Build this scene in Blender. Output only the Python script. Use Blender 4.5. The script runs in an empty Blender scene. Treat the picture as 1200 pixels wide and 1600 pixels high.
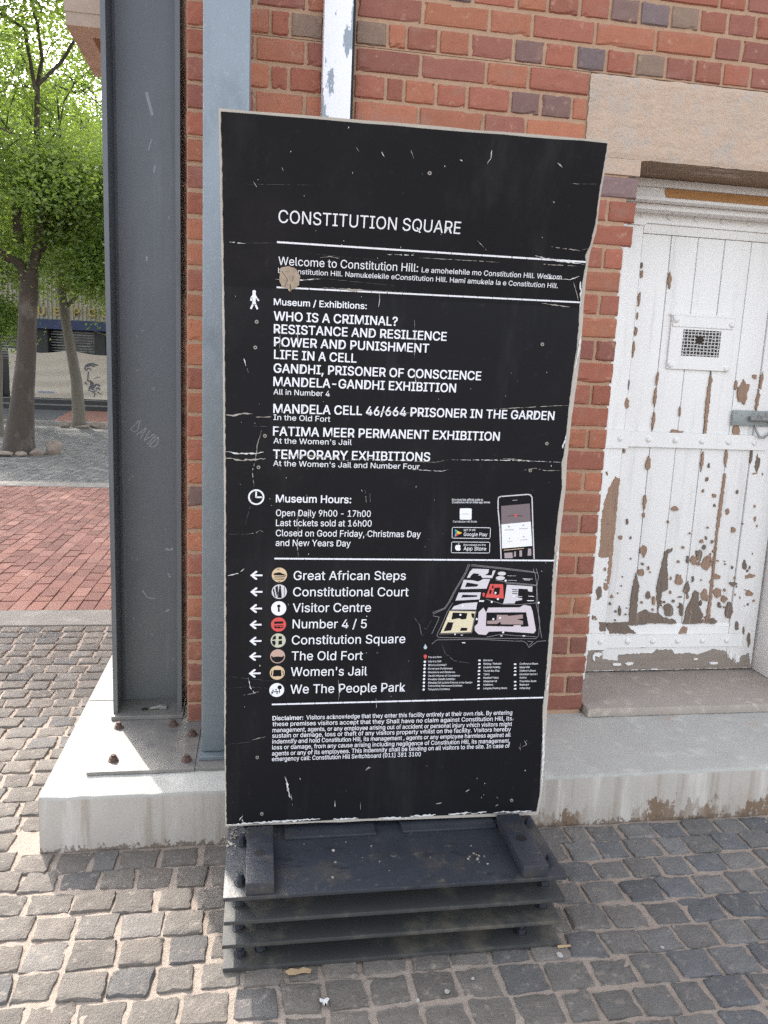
import bpy, bmesh, math, random, os
import numpy as np
from mathutils import Vector, Matrix
from mathutils.geometry import tessellate_polygon
random.seed(7)
RNG = np.random.RandomState(11)
SC = bpy.context.scene
C = SC.collection
# ---------------------------------------------------------------- camera, sky, sun, exposure
cam_d = bpy.data.cameras.new('camera'); cam = bpy.data.objects.new('camera', cam_d); C.objects.link(cam); SC.camera = cam
YAW, PITCH, ROLL, FPX = 0.16433, 0.17517, 0.04363, 1208.77
fw = Vector((math.sin(YAW)*math.cos(PITCH), math.cos(YAW)*math.cos(PITCH), -math.sin(PITCH)))
rt0 = Vector((math.cos(YAW), -math.sin(YAW), 0)); up0 = rt0.cross(fw)
rt = rt0*math.cos(ROLL) + up0*math.sin(ROLL); up = -rt0*math.sin(ROLL) + up0*math.cos(ROLL)
cam.matrix_world = Matrix(((rt.x, up.x, -fw.x, -1.36975), (rt.y, up.y, -fw.y, -2.90165), (rt.z, up.z, -fw.z, 1.3758), (0, 0, 0, 1)))
cam_d.sensor_fit = 'VERTICAL'; cam_d.sensor_height = 36.0; cam_d.sensor_width = 27.0
cam_d.lens = FPX/1600*36.0; cam_d.clip_end = 500; cam_d.clip_start = 0.05
SUN_EL = math.radians(38.5); SUN_AZ = math.atan2(-0.415, 0.910)      # from +Y towards +X
world = bpy.data.worlds.new('World'); SC.world = world; world.use_nodes = True
wn = world.node_tree.nodes; wl = world.node_tree.links
sky = wn.new('ShaderNodeTexSky'); sky.sky_type = 'NISHITA'; sky.sun_disc = False
sky.sun_elevation = SUN_EL; sky.sun_rotation = SUN_AZ; sky.air_density = 1.0; sky.dust_density = 2.5; sky.ozone_density = 1.0
haze_white = wn.new('ShaderNodeHueSaturation'); haze_white.inputs['Saturation'].default_value = 0.30     # bright milky sky
wl.new(sky.outputs[0], haze_white.inputs['Color']); wl.new(haze_white.outputs[0], wn['Background'].inputs[0]); wn['Background'].inputs[1].default_value = 0.15
sd = bpy.data.lights.new('sun', 'SUN'); sd.energy = 1.5; sd.angle = math.radians(0.9); sd.color = (1.0, 0.93, 0.84)
sun = bpy.data.objects.new('sun', sd); C.objects.link(sun)
sdir = Vector((0.415*math.cos(SUN_EL), -0.910*math.cos(SUN_EL), -math.sin(SUN_EL)))
sun.rotation_euler = sdir.to_track_quat('-Z', 'Y').to_euler(); sun.location = (-8, 12, 14)
SC.view_settings.view_transform = 'Standard'; SC.view_settings.look = 'None'
SC.view_settings.exposure = 2.15; SC.view_settings.gamma = 1.0
SC.cycles.max_bounces = 8; SC.cycles.diffuse_bounces = 4; SC.cycles.use_denoising = False; SC.cycles.use_adaptive_sampling = False; SC.cycles.sample_clamp_indirect = 6.0; SC.cycles.caustics_reflective = False; SC.cycles.caustics_refractive = False
GZ = -0.19                                                            # paving level; z = 0 is the top of the concrete plinth

# ---------------------------------------------------------------- measured tables
TEXT = [["CONSTITUTION SQUARE",-1.3297,1.7344,-0.869,1.7389,0.0285,0,"title"],["Welcome to Constitution Hill:",-1.3273,1.6373,-0.9695,1.6423,0.0195,0.1,"welcome"],["Le amohelehile mo Constitution Hill. Welkom",-0.9593,1.6421,-0.5787,1.6467,0.0124,0.25,"welcome"],["by Constitution Hill. Namukelekile eConstitution Hill. Hami amukela la e Constitution Hill.",-1.3275,1.6182,-0.5848,1.6247,0.0121,0.25,"welcome"],["Museum / Exhibitions:",-1.3365,1.5401,-1.0974,1.5429,0.0158,1,"exhib"],["WHO IS A CRIMINAL?",-1.3358,1.502,-1.0137,1.5047,0.0223,1,"exhib"],["RESISTANCE AND RESILIENCE",-1.3351,1.4698,-0.8785,1.4729,0.0224,1,"exhib"],["POWER AND PUNISHMENT",-1.334,1.4372,-0.9243,1.4397,0.0226,1,"exhib"],["LIFE IN A CELL",-1.3334,1.4053,-1.1181,1.4048,0.0228,1,"exhib"],["GANDHI, PRISONER OF CONSCIENCE",-1.3336,1.3698,-0.7746,1.3731,0.023,1,"exhib"],["MANDELA-GANDHI EXHIBITION",-1.3337,1.3355,-0.8423,1.3375,0.0232,1,"exhib"],["MANDELA CELL 46/664 PRISONER IN THE GARDEN",-1.3324,1.2646,-0.5533,1.2722,0.0236,1,"exhib"],["FATIMA MEER PERMANENT EXHIBITION",-1.3321,1.2045,-0.7067,1.2089,0.0239,1,"exhib"],["TEMPORARY EXHIBITIONS",-1.3309,1.1421,-0.901,1.1459,0.0243,1,"exhib"],["All in Number 4",-1.3333,1.313,-1.1852,1.3135,0.0142,0.3,"exhib"],["In the Old Fort",-1.332,1.246,-1.1815,1.2459,0.0144,0.3,"exhib"],["At the Women's Jail",-1.3308,1.1833,-1.1209,1.1849,0.0147,0.3,"exhib"],["At the Women's Jail and Number Four",-1.3305,1.1222,-0.9285,1.1227,0.0149,0.3,"exhib"],["Museum Hours:",-1.321,1.0221,-1.1154,1.0228,0.0207,1,"hours"],["Open Daily 9h00 - 17h00",-1.3203,0.9834,-1.0586,0.9845,0.018,0.35,"hours"],["Last tickets sold at 16h00",-1.3197,0.9551,-1.0547,0.9566,0.0182,0.35,"hours"],["Closed on Good Friday, Christmas Day",-1.3195,0.9261,-0.9126,0.9269,0.0183,0.35,"hours"],["and New Years Day",-1.3194,0.898,-1.1115,0.8981,0.0184,0.35,"hours"],["Great African Steps",-1.2678,0.8002,-0.9484,0.8004,0.0256,0.3,"direct"],["Constitutional Court",-1.2682,0.7526,-0.938,0.7516,0.0258,0.3,"direct"],["Visitor Centre",-1.2682,0.7058,-1.0454,0.7055,0.026,0.3,"direct"],["Number 4 / 5",-1.2676,0.658,-1.0556,0.6566,0.0262,0.3,"direct"],["Constitution Square",-1.2685,0.6098,-0.9404,0.6097,0.0265,0.3,"direct"],["The Old Fort",-1.268,0.5622,-1.0633,0.5599,0.0267,0.3,"direct"],["Women's Jail",-1.2695,0.5143,-1.0489,0.5121,0.0268,0.3,"direct"],["We The People Park",-1.2694,0.4606,-0.9328,0.4595,0.0271,0.3,"direct"],["Disclaimer:",-1.3188,0.3805,-1.2309,0.3801,0.0128,1,"disc"],["Visitors acknowledge that they enter this facility entirely at their own risk. By entering",-1.2216,0.38,-0.598,0.3773,0.013,0.45,"disc"],["these premises visitors accept that they Shall have no claim against Constitution Hill, its",-1.3185,0.3627,-0.5976,0.3586,0.0129,0.45,"disc"],["management, agents, or any employee arising out of accident or personal injury which visitors might",-1.3182,0.344,-0.5964,0.3407,0.0129,0.45,"disc"],["sustain or damage, loss or theft of any visitors property whilst on the facility. Visitors hereby",-1.3187,0.327,-0.5988,0.3238,0.013,0.45,"disc"],["indemnify and hold Constitution Hill, its management , agents or any employee harmless against all",-1.3184,0.3091,-0.5985,0.3059,0.013,0.45,"disc"],["loss or damage, from any cause arising including negligence of Constitution Hill, its management,",-1.3181,0.2912,-0.5991,0.2871,0.013,0.45,"disc"],["agents or any of its employees. This indemnity shall be binding on all visitors to the site. In case of",-1.3185,0.2723,-0.5989,0.2709,0.0131,0.45,"disc"],["emergency call: Constitution Hill Switchboard (011) 381 3100",-1.3182,0.2551,-0.8756,0.2536,0.0131,0.45,"disc"],["Download the official guide to",-0.829,1.0348,-0.7388,1.0363,0.0059,0.6,"app"],["Constitution Hill on these app stores",-0.8285,1.0274,-0.7173,1.0293,0.006,0.6,"app"],["Constitution Hill Guide",-0.8212,0.9713,-0.7512,0.9722,0.0056,0.1,"app"],["GET IT ON",-0.7879,0.9462,-0.7542,0.9472,0.0057,0.6,"app"],["Google Play",-0.7868,0.9321,-0.717,0.9322,0.0099,0.4,"app"],["Download on the",-0.7844,0.9025,-0.7189,0.903,0.0057,0.4,"app"],["App Store",-0.7839,0.8891,-0.7168,0.889,0.0108,0.6,"app"],["You are here",-0.8689,0.5624,-0.8289,0.5625,0.0056,0.4,"legend"],["Life in a Cell",-0.8681,0.5491,-0.8285,0.5491,0.0055,0.4,"legend"],["Who's a Criminal?",-0.8675,0.5376,-0.8117,0.5373,0.0056,0.4,"legend"],["Power and Punishment",-0.8668,0.5264,-0.7931,0.5258,0.0056,0.4,"legend"],["Resistance and Resilience",-0.8662,0.5153,-0.7849,0.5144,0.0056,0.4,"legend"],["Gandhi Prisoner of Conscience",-0.8656,0.5041,-0.7695,0.5029,0.0056,0.4,"legend"],["Mandela-Gandhi Exhibition",-0.865,0.4933,-0.7827,0.4923,0.0056,0.4,"legend"],["Mandela Cell 46/664 Prisoner in the Garden",-0.8644,0.4825,-0.7298,0.4802,0.0056,0.4,"legend"],["Fatima Meer Permanent Exhibition",-0.8638,0.4724,-0.7598,0.4708,0.0057,0.4,"legend"],["Temporary Exhibitions",-0.8632,0.4615,-0.7969,0.4607,0.0057,0.4,"legend"],["Entrance",-0.6998,0.5496,-0.6714,0.5498,0.0056,0.4,"legend"],["Parking / Parkade",-0.699,0.5385,-0.6438,0.5383,0.0057,0.4,"legend"],["Disabled Parking",-0.6982,0.5275,-0.6468,0.5273,0.0056,0.4,"legend"],["Tourist Bus Stop",-0.6974,0.5164,-0.6479,0.5162,0.0056,0.4,"legend"],["Toilets",-0.6966,0.5053,-0.6784,0.5057,0.0057,0.4,"legend"],["Disabled Toilets",-0.6959,0.4941,-0.6493,0.4939,0.0057,0.4,"legend"],["Wheelchair lift",-0.6951,0.483,-0.653,0.4828,0.0057,0.4,"legend"],["Exhibitions",-0.6943,0.4718,-0.6645,0.4719,0.0057,0.4,"legend"],["Langata Viewing Room",-0.6935,0.4606,-0.6198,0.4597,0.0058,0.4,"legend"],["Conference Room",-0.5862,0.5367,-0.5289,0.536,0.0057,0.4,"legend"],["Rampart Walk",-0.5853,0.5255,-0.5532,0.5253,0.0058,0.4,"legend"],["Children's Room",-0.5844,0.5144,-0.534,0.5138,0.0057,0.4,"legend"],["Education Centre /",-0.5835,0.5032,-0.5272,0.5025,0.0058,0.4,"legend"],["Archive",-0.5826,0.4921,-0.5613,0.492,0.0057,0.4,"legend"],["Orientation Room",-0.5817,0.4809,-0.5292,0.4801,0.0057,0.4,"legend"],["Restaurant",-0.5808,0.4696,-0.5517,0.4694,0.0058,0.4,"legend"],["Coffee Shop",-0.5799,0.4584,-0.5468,0.458,0.0058,0.4,"legend"]]
RULES = [[-1.331,1.6901,-0.5201,1.6943,0.0042],[-1.3293,1.5838,-0.517,1.5923,0.004],[-1.3208,0.8615,-0.507,0.8594,0.0045],[-1.3202,0.4287,-0.5033,0.429,0.0045]]
ARROWS = [[-1.3703,0.8133],[-1.3696,0.7656],[-1.3699,0.7171],[-1.3703,0.6697],[-1.3701,0.6214],[-1.3705,0.5754],[-1.3708,0.5247]]
ICONS = [[-1.3074,0.8144],[-1.3069,0.766],[-1.3075,0.7172],[-1.3071,0.6696],[-1.3072,0.6222],[-1.3078,0.5749],[-1.3079,0.5251],[-1.3084,0.4726]]
CLOCK = [-1.3743,1.0352]
CLOCKR = 0.0217
WALK = [-1.3868,1.5507]
ICONR = 0.0211
FACE_L = [[-1.4674,1.9588],[-1.4653,1.8467],[-1.4638,1.7224],[-1.462,1.5745],[-1.4601,1.4962],[-1.4576,1.2686],[-1.4551,1.063],[-1.4539,0.8107],[-1.4517,0.6248],[-1.4514,0.3362],[-1.4464,0.0627]]
FACE_R = [[-0.5201,1.9697],[-0.5181,1.9162],[-0.5178,1.8611],[-0.5117,1.7869],[-0.5148,1.7361],[-0.5239,1.7121],[-0.5174,1.6905],[-0.5179,1.6454],[-0.5159,1.5965],[-0.5106,1.5464],[-0.5097,1.4781],[-0.511,1.4261],[-0.5122,1.3734],[-0.5133,1.3023],[-0.5124,1.2301],[-0.5126,1.166],[-0.5173,1.1566],[-0.5068,1.0822],[-0.5098,1.0064],[-0.5089,0.9293],[-0.5063,0.851],[-0.5052,0.7726],[-0.5001,0.6932],[-0.501,0.6127],[-0.4999,0.5312],[-0.4991,0.4278],[-0.5017,0.4074],[-0.4962,0.3037],[-0.4928,0.1988],[-0.4908,0.1138],[-0.497,0.0541]]
PANEL_L = [[-1.4724,1.9647],[-1.4711,1.8597],[-1.4692,1.7221],[-1.4668,1.5742],[-1.4636,1.3347],[-1.4598,0.9921],[-1.457,0.6249],[-1.455,0.3363],[-1.45,0.0568]]
PANEL_R = [[-0.5165,1.9763],[-0.513,1.9165],[-0.5111,1.8469],[-0.5049,1.7722],[-0.5107,1.7176],[-0.5096,1.6782],[-0.5073,1.6379],[-0.4996,1.547],[-0.4963,1.4441],[-0.4972,1.3741],[-0.5006,1.2758],[-0.5001,1.157],[-0.4952,1.0825],[-0.4957,0.9681],[-0.4924,0.8511],[-0.4914,0.7528],[-0.4869,0.6125],[-0.4861,0.4898],[-0.4858,0.3863],[-0.4843,0.2825],[-0.4829,0.1772],[-0.4837,0.1028],[-0.4898,0.0429]]
MAP = {"grey":[[[-0.7521,0.8343],[-0.7032,0.8326],[-0.7043,0.8215],[-0.7142,0.8148],[-0.6933,0.8141],[-0.6914,0.8282],[-0.6826,0.8297],[-0.6913,0.806],[-0.7217,0.8067],[-0.7267,0.8141],[-0.7351,0.8133],[-0.73,0.8185],[-0.7485,0.8207],[-0.7555,0.814],[-0.7587,0.8074],[-0.7678,0.8066],[-0.7599,0.8251]],[[-0.7767,0.8011],[-0.7508,0.7993],[-0.7321,0.7956],[-0.7178,0.8037],[-0.6974,0.803],[-0.7064,0.774],[-0.7847,0.7726]],[[-0.7896,0.7622],[-0.7223,0.7628],[-0.7246,0.7415],[-0.7976,0.7381]],[[-0.8009,0.7213],[-0.7756,0.7294],[-0.7307,0.733],[-0.7336,0.7105],[-0.8076,0.7109]],[[-0.6457,0.7862],[-0.5661,0.7806],[-0.5655,0.7636],[-0.5781,0.7655],[-0.5806,0.7723],[-0.6091,0.7738],[-0.6088,0.7468],[-0.5954,0.7448],[-0.5949,0.7392],[-0.6154,0.7355],[-0.6168,0.7287],[-0.6525,0.7281],[-0.6483,0.7469]],[[-0.6506,0.8198],[-0.6514,0.8175],[-0.654,0.8155],[-0.658,0.8143],[-0.6628,0.8138],[-0.6677,0.8142],[-0.6719,0.8155],[-0.6748,0.8174],[-0.6759,0.8197],[-0.6751,0.822],[-0.6725,0.8239],[-0.6685,0.8252],[-0.6637,0.8257],[-0.6588,0.8252],[-0.6546,0.8239],[-0.6517,0.822]],[[-0.6529,0.806],[-0.6537,0.8036],[-0.6566,0.8015],[-0.661,0.8001],[-0.6662,0.7997],[-0.6715,0.8001],[-0.6761,0.8015],[-0.6792,0.8036],[-0.6805,0.806],[-0.6796,0.8084],[-0.6768,0.8104],[-0.6724,0.8118],[-0.6672,0.8123],[-0.6619,0.8118],[-0.6573,0.8105],[-0.6541,0.8084]]],"pink":[[[-0.7116,0.7163],[-0.7023,0.7012],[-0.6967,0.7163],[-0.6007,0.7165],[-0.588,0.724],[-0.5668,0.7201],[-0.5598,0.7049],[-0.5439,0.6435],[-0.5501,0.635],[-0.646,0.6426],[-0.6894,0.6419],[-0.6981,0.6317],[-0.7208,0.6339],[-0.7328,0.6455],[-0.7345,0.6588],[-0.725,0.6681],[-0.7255,0.7021]]],"cream":[[[-0.8129,0.7064],[-0.735,0.7041],[-0.7437,0.641],[-0.8364,0.639]]],"dark":[[[-0.7669,0.793],[-0.7314,0.7867],[-0.7355,0.7807],[-0.7715,0.7789]],[[-0.7774,0.7559],[-0.7321,0.7539],[-0.7344,0.7491],[-0.7805,0.7473]],[[-0.8034,0.7019],[-0.7589,0.7001],[-0.7614,0.6817],[-0.7762,0.6807],[-0.782,0.6845],[-0.8057,0.6801]],[[-0.8163,0.6727],[-0.7885,0.6706],[-0.8008,0.6613],[-0.8055,0.647],[-0.8275,0.6446]],[[-0.7745,0.6554],[-0.7558,0.654],[-0.7571,0.6457],[-0.7783,0.6452]],[[-0.7477,0.6993],[-0.7376,0.6984],[-0.7384,0.6834],[-0.745,0.6872]],[[-0.7012,0.7012],[-0.5793,0.7012],[-0.568,0.6571],[-0.592,0.6562],[-0.5924,0.6612],[-0.6134,0.6614],[-0.6168,0.6572],[-0.7001,0.6596]],[[-0.6278,0.7724],[-0.6115,0.7716],[-0.6113,0.7693],[-0.6276,0.7701]],[[-0.6273,0.7664],[-0.611,0.7656],[-0.6109,0.7633],[-0.6271,0.7641]],[[-0.6268,0.7604],[-0.6106,0.7596],[-0.6104,0.7573],[-0.6266,0.7581]]],"red":[[[-0.6963,0.7881],[-0.6571,0.7874],[-0.6519,0.7439],[-0.7082,0.7471],[-0.7005,0.7695]]],"reddark":[[[-0.6824,0.7769],[-0.6657,0.7777],[-0.6661,0.7582],[-0.6714,0.7545],[-0.6848,0.7583]],[[-0.6896,0.7837],[-0.6852,0.7836],[-0.686,0.7751],[-0.6905,0.7751]],[[-0.6968,0.7702],[-0.6901,0.7695],[-0.6915,0.7583],[-0.6975,0.7583]]],"mauve":[[[-0.6688,0.6942],[-0.6348,0.6932],[-0.6346,0.6902],[-0.5894,0.6944],[-0.5876,0.6822],[-0.6073,0.6804],[-0.587,0.6745],[-0.5861,0.6631],[-0.6553,0.6645],[-0.6559,0.6732],[-0.6667,0.6657],[-0.6968,0.666],[-0.6975,0.6755],[-0.669,0.6771]]],"pins":[[[-0.7145,0.7628],[-0.7102,0.7591],[-0.7106,0.7538],[-0.7135,0.7479],[-0.7173,0.7539],[-0.7184,0.7591]],[[-0.878,0.574],[-0.8726,0.5701],[-0.8734,0.5644],[-0.8771,0.5584],[-0.8815,0.5645],[-0.883,0.5703]]],"drop":[[[-0.8795,0.6063],[-0.8737,0.5948],[-0.8756,0.5903],[-0.8815,0.5904],[-0.8843,0.595]]],"lines":[[[-0.7614,0.8471],[-0.7675,0.8287],[-0.7803,0.8011],[-0.7968,0.7726],[-0.8129,0.7363],[-0.8262,0.714],[-0.8619,0.6974]],[[-0.7658,0.8478],[-0.7727,0.825],[-0.7857,0.7992],[-0.8021,0.7689],[-0.8182,0.7326],[-0.8299,0.7148],[-0.8629,0.7023]],[[-0.7574,0.8427],[-0.7055,0.8381],[-0.6606,0.8335],[-0.6077,0.8273],[-0.5526,0.8218]],[[-0.7558,0.8464],[-0.6983,0.8407],[-0.608,0.8306],[-0.5661,0.8255]],[[-0.5594,0.8349],[-0.5497,0.8106],[-0.5529,0.7805],[-0.5445,0.7276],[-0.5387,0.6818],[-0.5238,0.6201]],[[-0.5688,0.8348],[-0.561,0.818],[-0.5532,0.7843],[-0.5503,0.7276],[-0.5342,0.6741],[-0.5341,0.6279],[-0.5411,0.6195]],[[-0.8616,0.6918],[-0.843,0.6879],[-0.846,0.6767],[-0.8621,0.6374]],[[-0.8052,0.7307],[-0.8184,0.7065],[-0.847,0.6316],[-0.8412,0.6258],[-0.7199,0.6217],[-0.541,0.6183]],[[-0.8603,0.6053],[-0.8463,0.6183],[-0.7197,0.6186],[-0.6094,0.6115]],[[-0.6056,0.6114],[-0.5826,0.6111],[-0.5706,0.6052],[-0.5618,0.5915]],[[-0.5673,0.6109],[-0.5498,0.6088],[-0.5604,0.5973]],[[-0.5617,0.5904],[-0.5363,0.6094],[-0.5095,0.6114]],[[-0.6804,0.8],[-0.6463,0.7937],[-0.5532,0.7851]],[[-0.6499,0.7911],[-0.5519,0.7824]],[[-0.7041,0.7415],[-0.6524,0.7262],[-0.5994,0.7248],[-0.5448,0.7306]],[[-0.6939,0.6252],[-0.6529,0.6331],[-0.607,0.6288],[-0.5415,0.6241]],[[-0.8399,0.636],[-0.7417,0.6387],[-0.7331,0.7041]],[[-0.813,0.7079],[-0.7313,0.7052]]],"dots":[[-0.78,0.695],[-0.7297,0.6814],[-0.6791,0.681],[-0.6587,0.6846],[-0.6458,0.6399],[-0.6223,0.7506],[-0.6698,0.7425],[-0.6879,0.7339],[-0.6783,0.7612],[-0.6504,0.7985],[-0.8163,0.684],[-0.5436,0.7306],[-0.7751,0.7219]],"bul1":[[-0.8782,0.5511],[-0.8781,0.5403],[-0.8779,0.5294],[-0.8777,0.5185],[-0.8776,0.5076],[-0.8774,0.4967],[-0.8772,0.4857],[-0.8771,0.4747],[-0.8769,0.4637]],"bul2":[[-0.7121,0.5521],[-0.7117,0.5411],[-0.7114,0.53],[-0.7111,0.519],[-0.7108,0.5079],[-0.7105,0.4968],[-0.7102,0.4857],[-0.7098,0.4745],[-0.7095,0.4633]],"bul3":[[-0.6005,0.5381],[-0.5996,0.5269],[-0.5987,0.5157],[-0.5979,0.5045],[-0.5961,0.482],[-0.5952,0.4707],[-0.5943,0.4594]],"tiny":[[[-0.7262,0.7389],[-0.7114,0.7389],[-0.7118,0.7344],[-0.7267,0.7344]],[[-0.7938,0.6378],[-0.789,0.6377],[-0.7909,0.6332],[-0.7946,0.6332]],[[-0.775,0.6338],[-0.7686,0.6337],[-0.7685,0.6314],[-0.7748,0.6315]],[[-0.7697,0.6101],[-0.7596,0.61],[-0.7594,0.6073],[-0.7695,0.6075]],[[-0.5849,0.6293],[-0.5764,0.6292],[-0.5769,0.6261],[-0.5846,0.6262]],[[-0.6534,0.6301],[-0.647,0.63],[-0.6475,0.6273],[-0.6532,0.6274]],[[-0.5797,0.7384],[-0.5588,0.7383],[-0.5586,0.736],[-0.5795,0.7361]],[[-0.577,0.7519],[-0.5599,0.7511],[-0.5597,0.7492],[-0.5769,0.7501]],[[-0.5984,0.8053],[-0.5681,0.8038],[-0.568,0.8027],[-0.5983,0.8038]],[[-0.5943,0.8016],[-0.5754,0.8008],[-0.5753,0.7997],[-0.5942,0.8004]],[[-0.646,0.8138],[-0.6197,0.8131],[-0.6197,0.8124],[-0.6459,0.8131]],[[-0.6449,0.8],[-0.6167,0.7993],[-0.6167,0.7986],[-0.6449,0.7993]],[[-0.6148,0.7513],[-0.5958,0.7505],[-0.5958,0.7494],[-0.6147,0.7502]]]}
APP = {"icon":[[-0.8046,1.0131],[-0.7696,1.0136],[-0.7674,0.9803],[-0.802,0.9799]],"badge1":[[-0.8222,0.9572],[-0.7092,0.9571],[-0.7076,0.925],[-0.82,0.9252]],"badge2":[[-0.8206,0.914],[-0.7072,0.9138],[-0.7055,0.8814],[-0.8193,0.8816]],"tri":[[[-0.8137,0.952],[-0.8037,0.9461],[-0.8075,0.9406],[-0.813,0.9346]],[[-0.8037,0.9461],[-0.792,0.9411],[-0.7992,0.9371],[-0.8075,0.9406]],[[-0.8143,0.952],[-0.8131,0.952],[-0.8075,0.9406],[-0.8125,0.9289]],[[-0.8125,0.9289],[-0.8075,0.9406],[-0.7992,0.9371]]],"fruit":[[-0.8011,0.9045],[-0.7976,0.9057],[-0.7944,0.9039],[-0.793,0.9015],[-0.7946,0.8985],[-0.7937,0.8949],[-0.7917,0.893],[-0.7938,0.8894],[-0.7967,0.8875],[-0.7998,0.8884],[-0.8033,0.8878],[-0.8072,0.8911],[-0.8094,0.8966],[-0.8086,0.902],[-0.8053,0.9051]],"leaf":[[-0.8012,0.9063],[-0.8008,0.9087],[-0.7979,0.91],[-0.7983,0.9075]],"phone":[[-0.6688,0.8644],[-0.6816,0.9595],[-0.6915,1.0104],[-0.6943,1.0401],[-0.6928,1.0466],[-0.6862,1.0497],[-0.6069,1.0571],[-0.5992,1.0555],[-0.5938,1.0478],[-0.5822,0.9607],[-0.5684,0.8646]],"screen_top":[[-0.6835,1.0218],[-0.5987,1.0304],[-0.5907,0.9773],[-0.6776,0.9677]],"screen_mid":[[-0.6775,0.9674],[-0.5904,0.977],[-0.5782,0.9041],[-0.6689,0.8955]],"screen_low":[[-0.6683,0.8948],[-0.5777,0.9032],[-0.5726,0.8661],[-0.6612,0.8651]],"spot":[-0.6374,0.9953],"low_bits":[[[-0.6612,0.882],[-0.6368,0.8837],[-0.6336,0.8667],[-0.6582,0.8657]],[[-0.6159,0.89],[-0.6083,0.8907],[-0.6063,0.8715],[-0.6141,0.8715]],[[-0.631,0.8868],[-0.6264,0.8868],[-0.6249,0.8714],[-0.631,0.8708]],[[-0.5903,0.8957],[-0.581,0.8958],[-0.5782,0.8748],[-0.5896,0.8741]],[[-0.6636,0.8912],[-0.6028,0.8975],[-0.6026,0.8956],[-0.6634,0.8891]]],"bits":[[[-0.6521,1.0396],[-0.6371,1.0411],[-0.6369,1.0393],[-0.6519,1.0379]],[[-0.6663,0.9518],[-0.6391,0.9533],[-0.6389,0.9515],[-0.6662,0.95]],[[-0.6225,0.9557],[-0.5982,0.9575],[-0.598,0.9559],[-0.6223,0.9541]],[[-0.6554,0.9173],[-0.6403,0.9186],[-0.6401,0.9171],[-0.6553,0.9158]],[[-0.6176,0.9222],[-0.5947,0.9239],[-0.5946,0.9224],[-0.6175,0.9207]],[[-0.6574,0.9628],[-0.6522,0.9635],[-0.6518,0.9593],[-0.6563,0.9586]],[[-0.6145,0.967],[-0.6091,0.9689],[-0.6096,0.9646],[-0.6135,0.9633]],[[-0.6524,0.9271],[-0.6476,0.9277],[-0.6493,0.9234]],[[-0.6095,0.933],[-0.6053,0.9336],[-0.606,0.9293],[-0.6085,0.9293]],[[-0.798,0.9975],[-0.7772,0.9972],[-0.7771,0.996],[-0.798,0.9966]]],"line":[[-0.6626,0.9923],[-0.6416,0.9944],[-0.6324,0.9939],[-0.6156,0.9929]]}
SCREWS = [[-0.9638,1.8697],[-1.3796,1.4957],[-1.382,1.4313],[-0.6094,1.4767],[-0.5667,1.2048],[-1.3537,1.2026],[-0.6077,1.1267],[-1.3607,0.2682],[-0.581,0.0968],[-1.3451,0.0916],[-1.3693,1.1174]]
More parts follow.
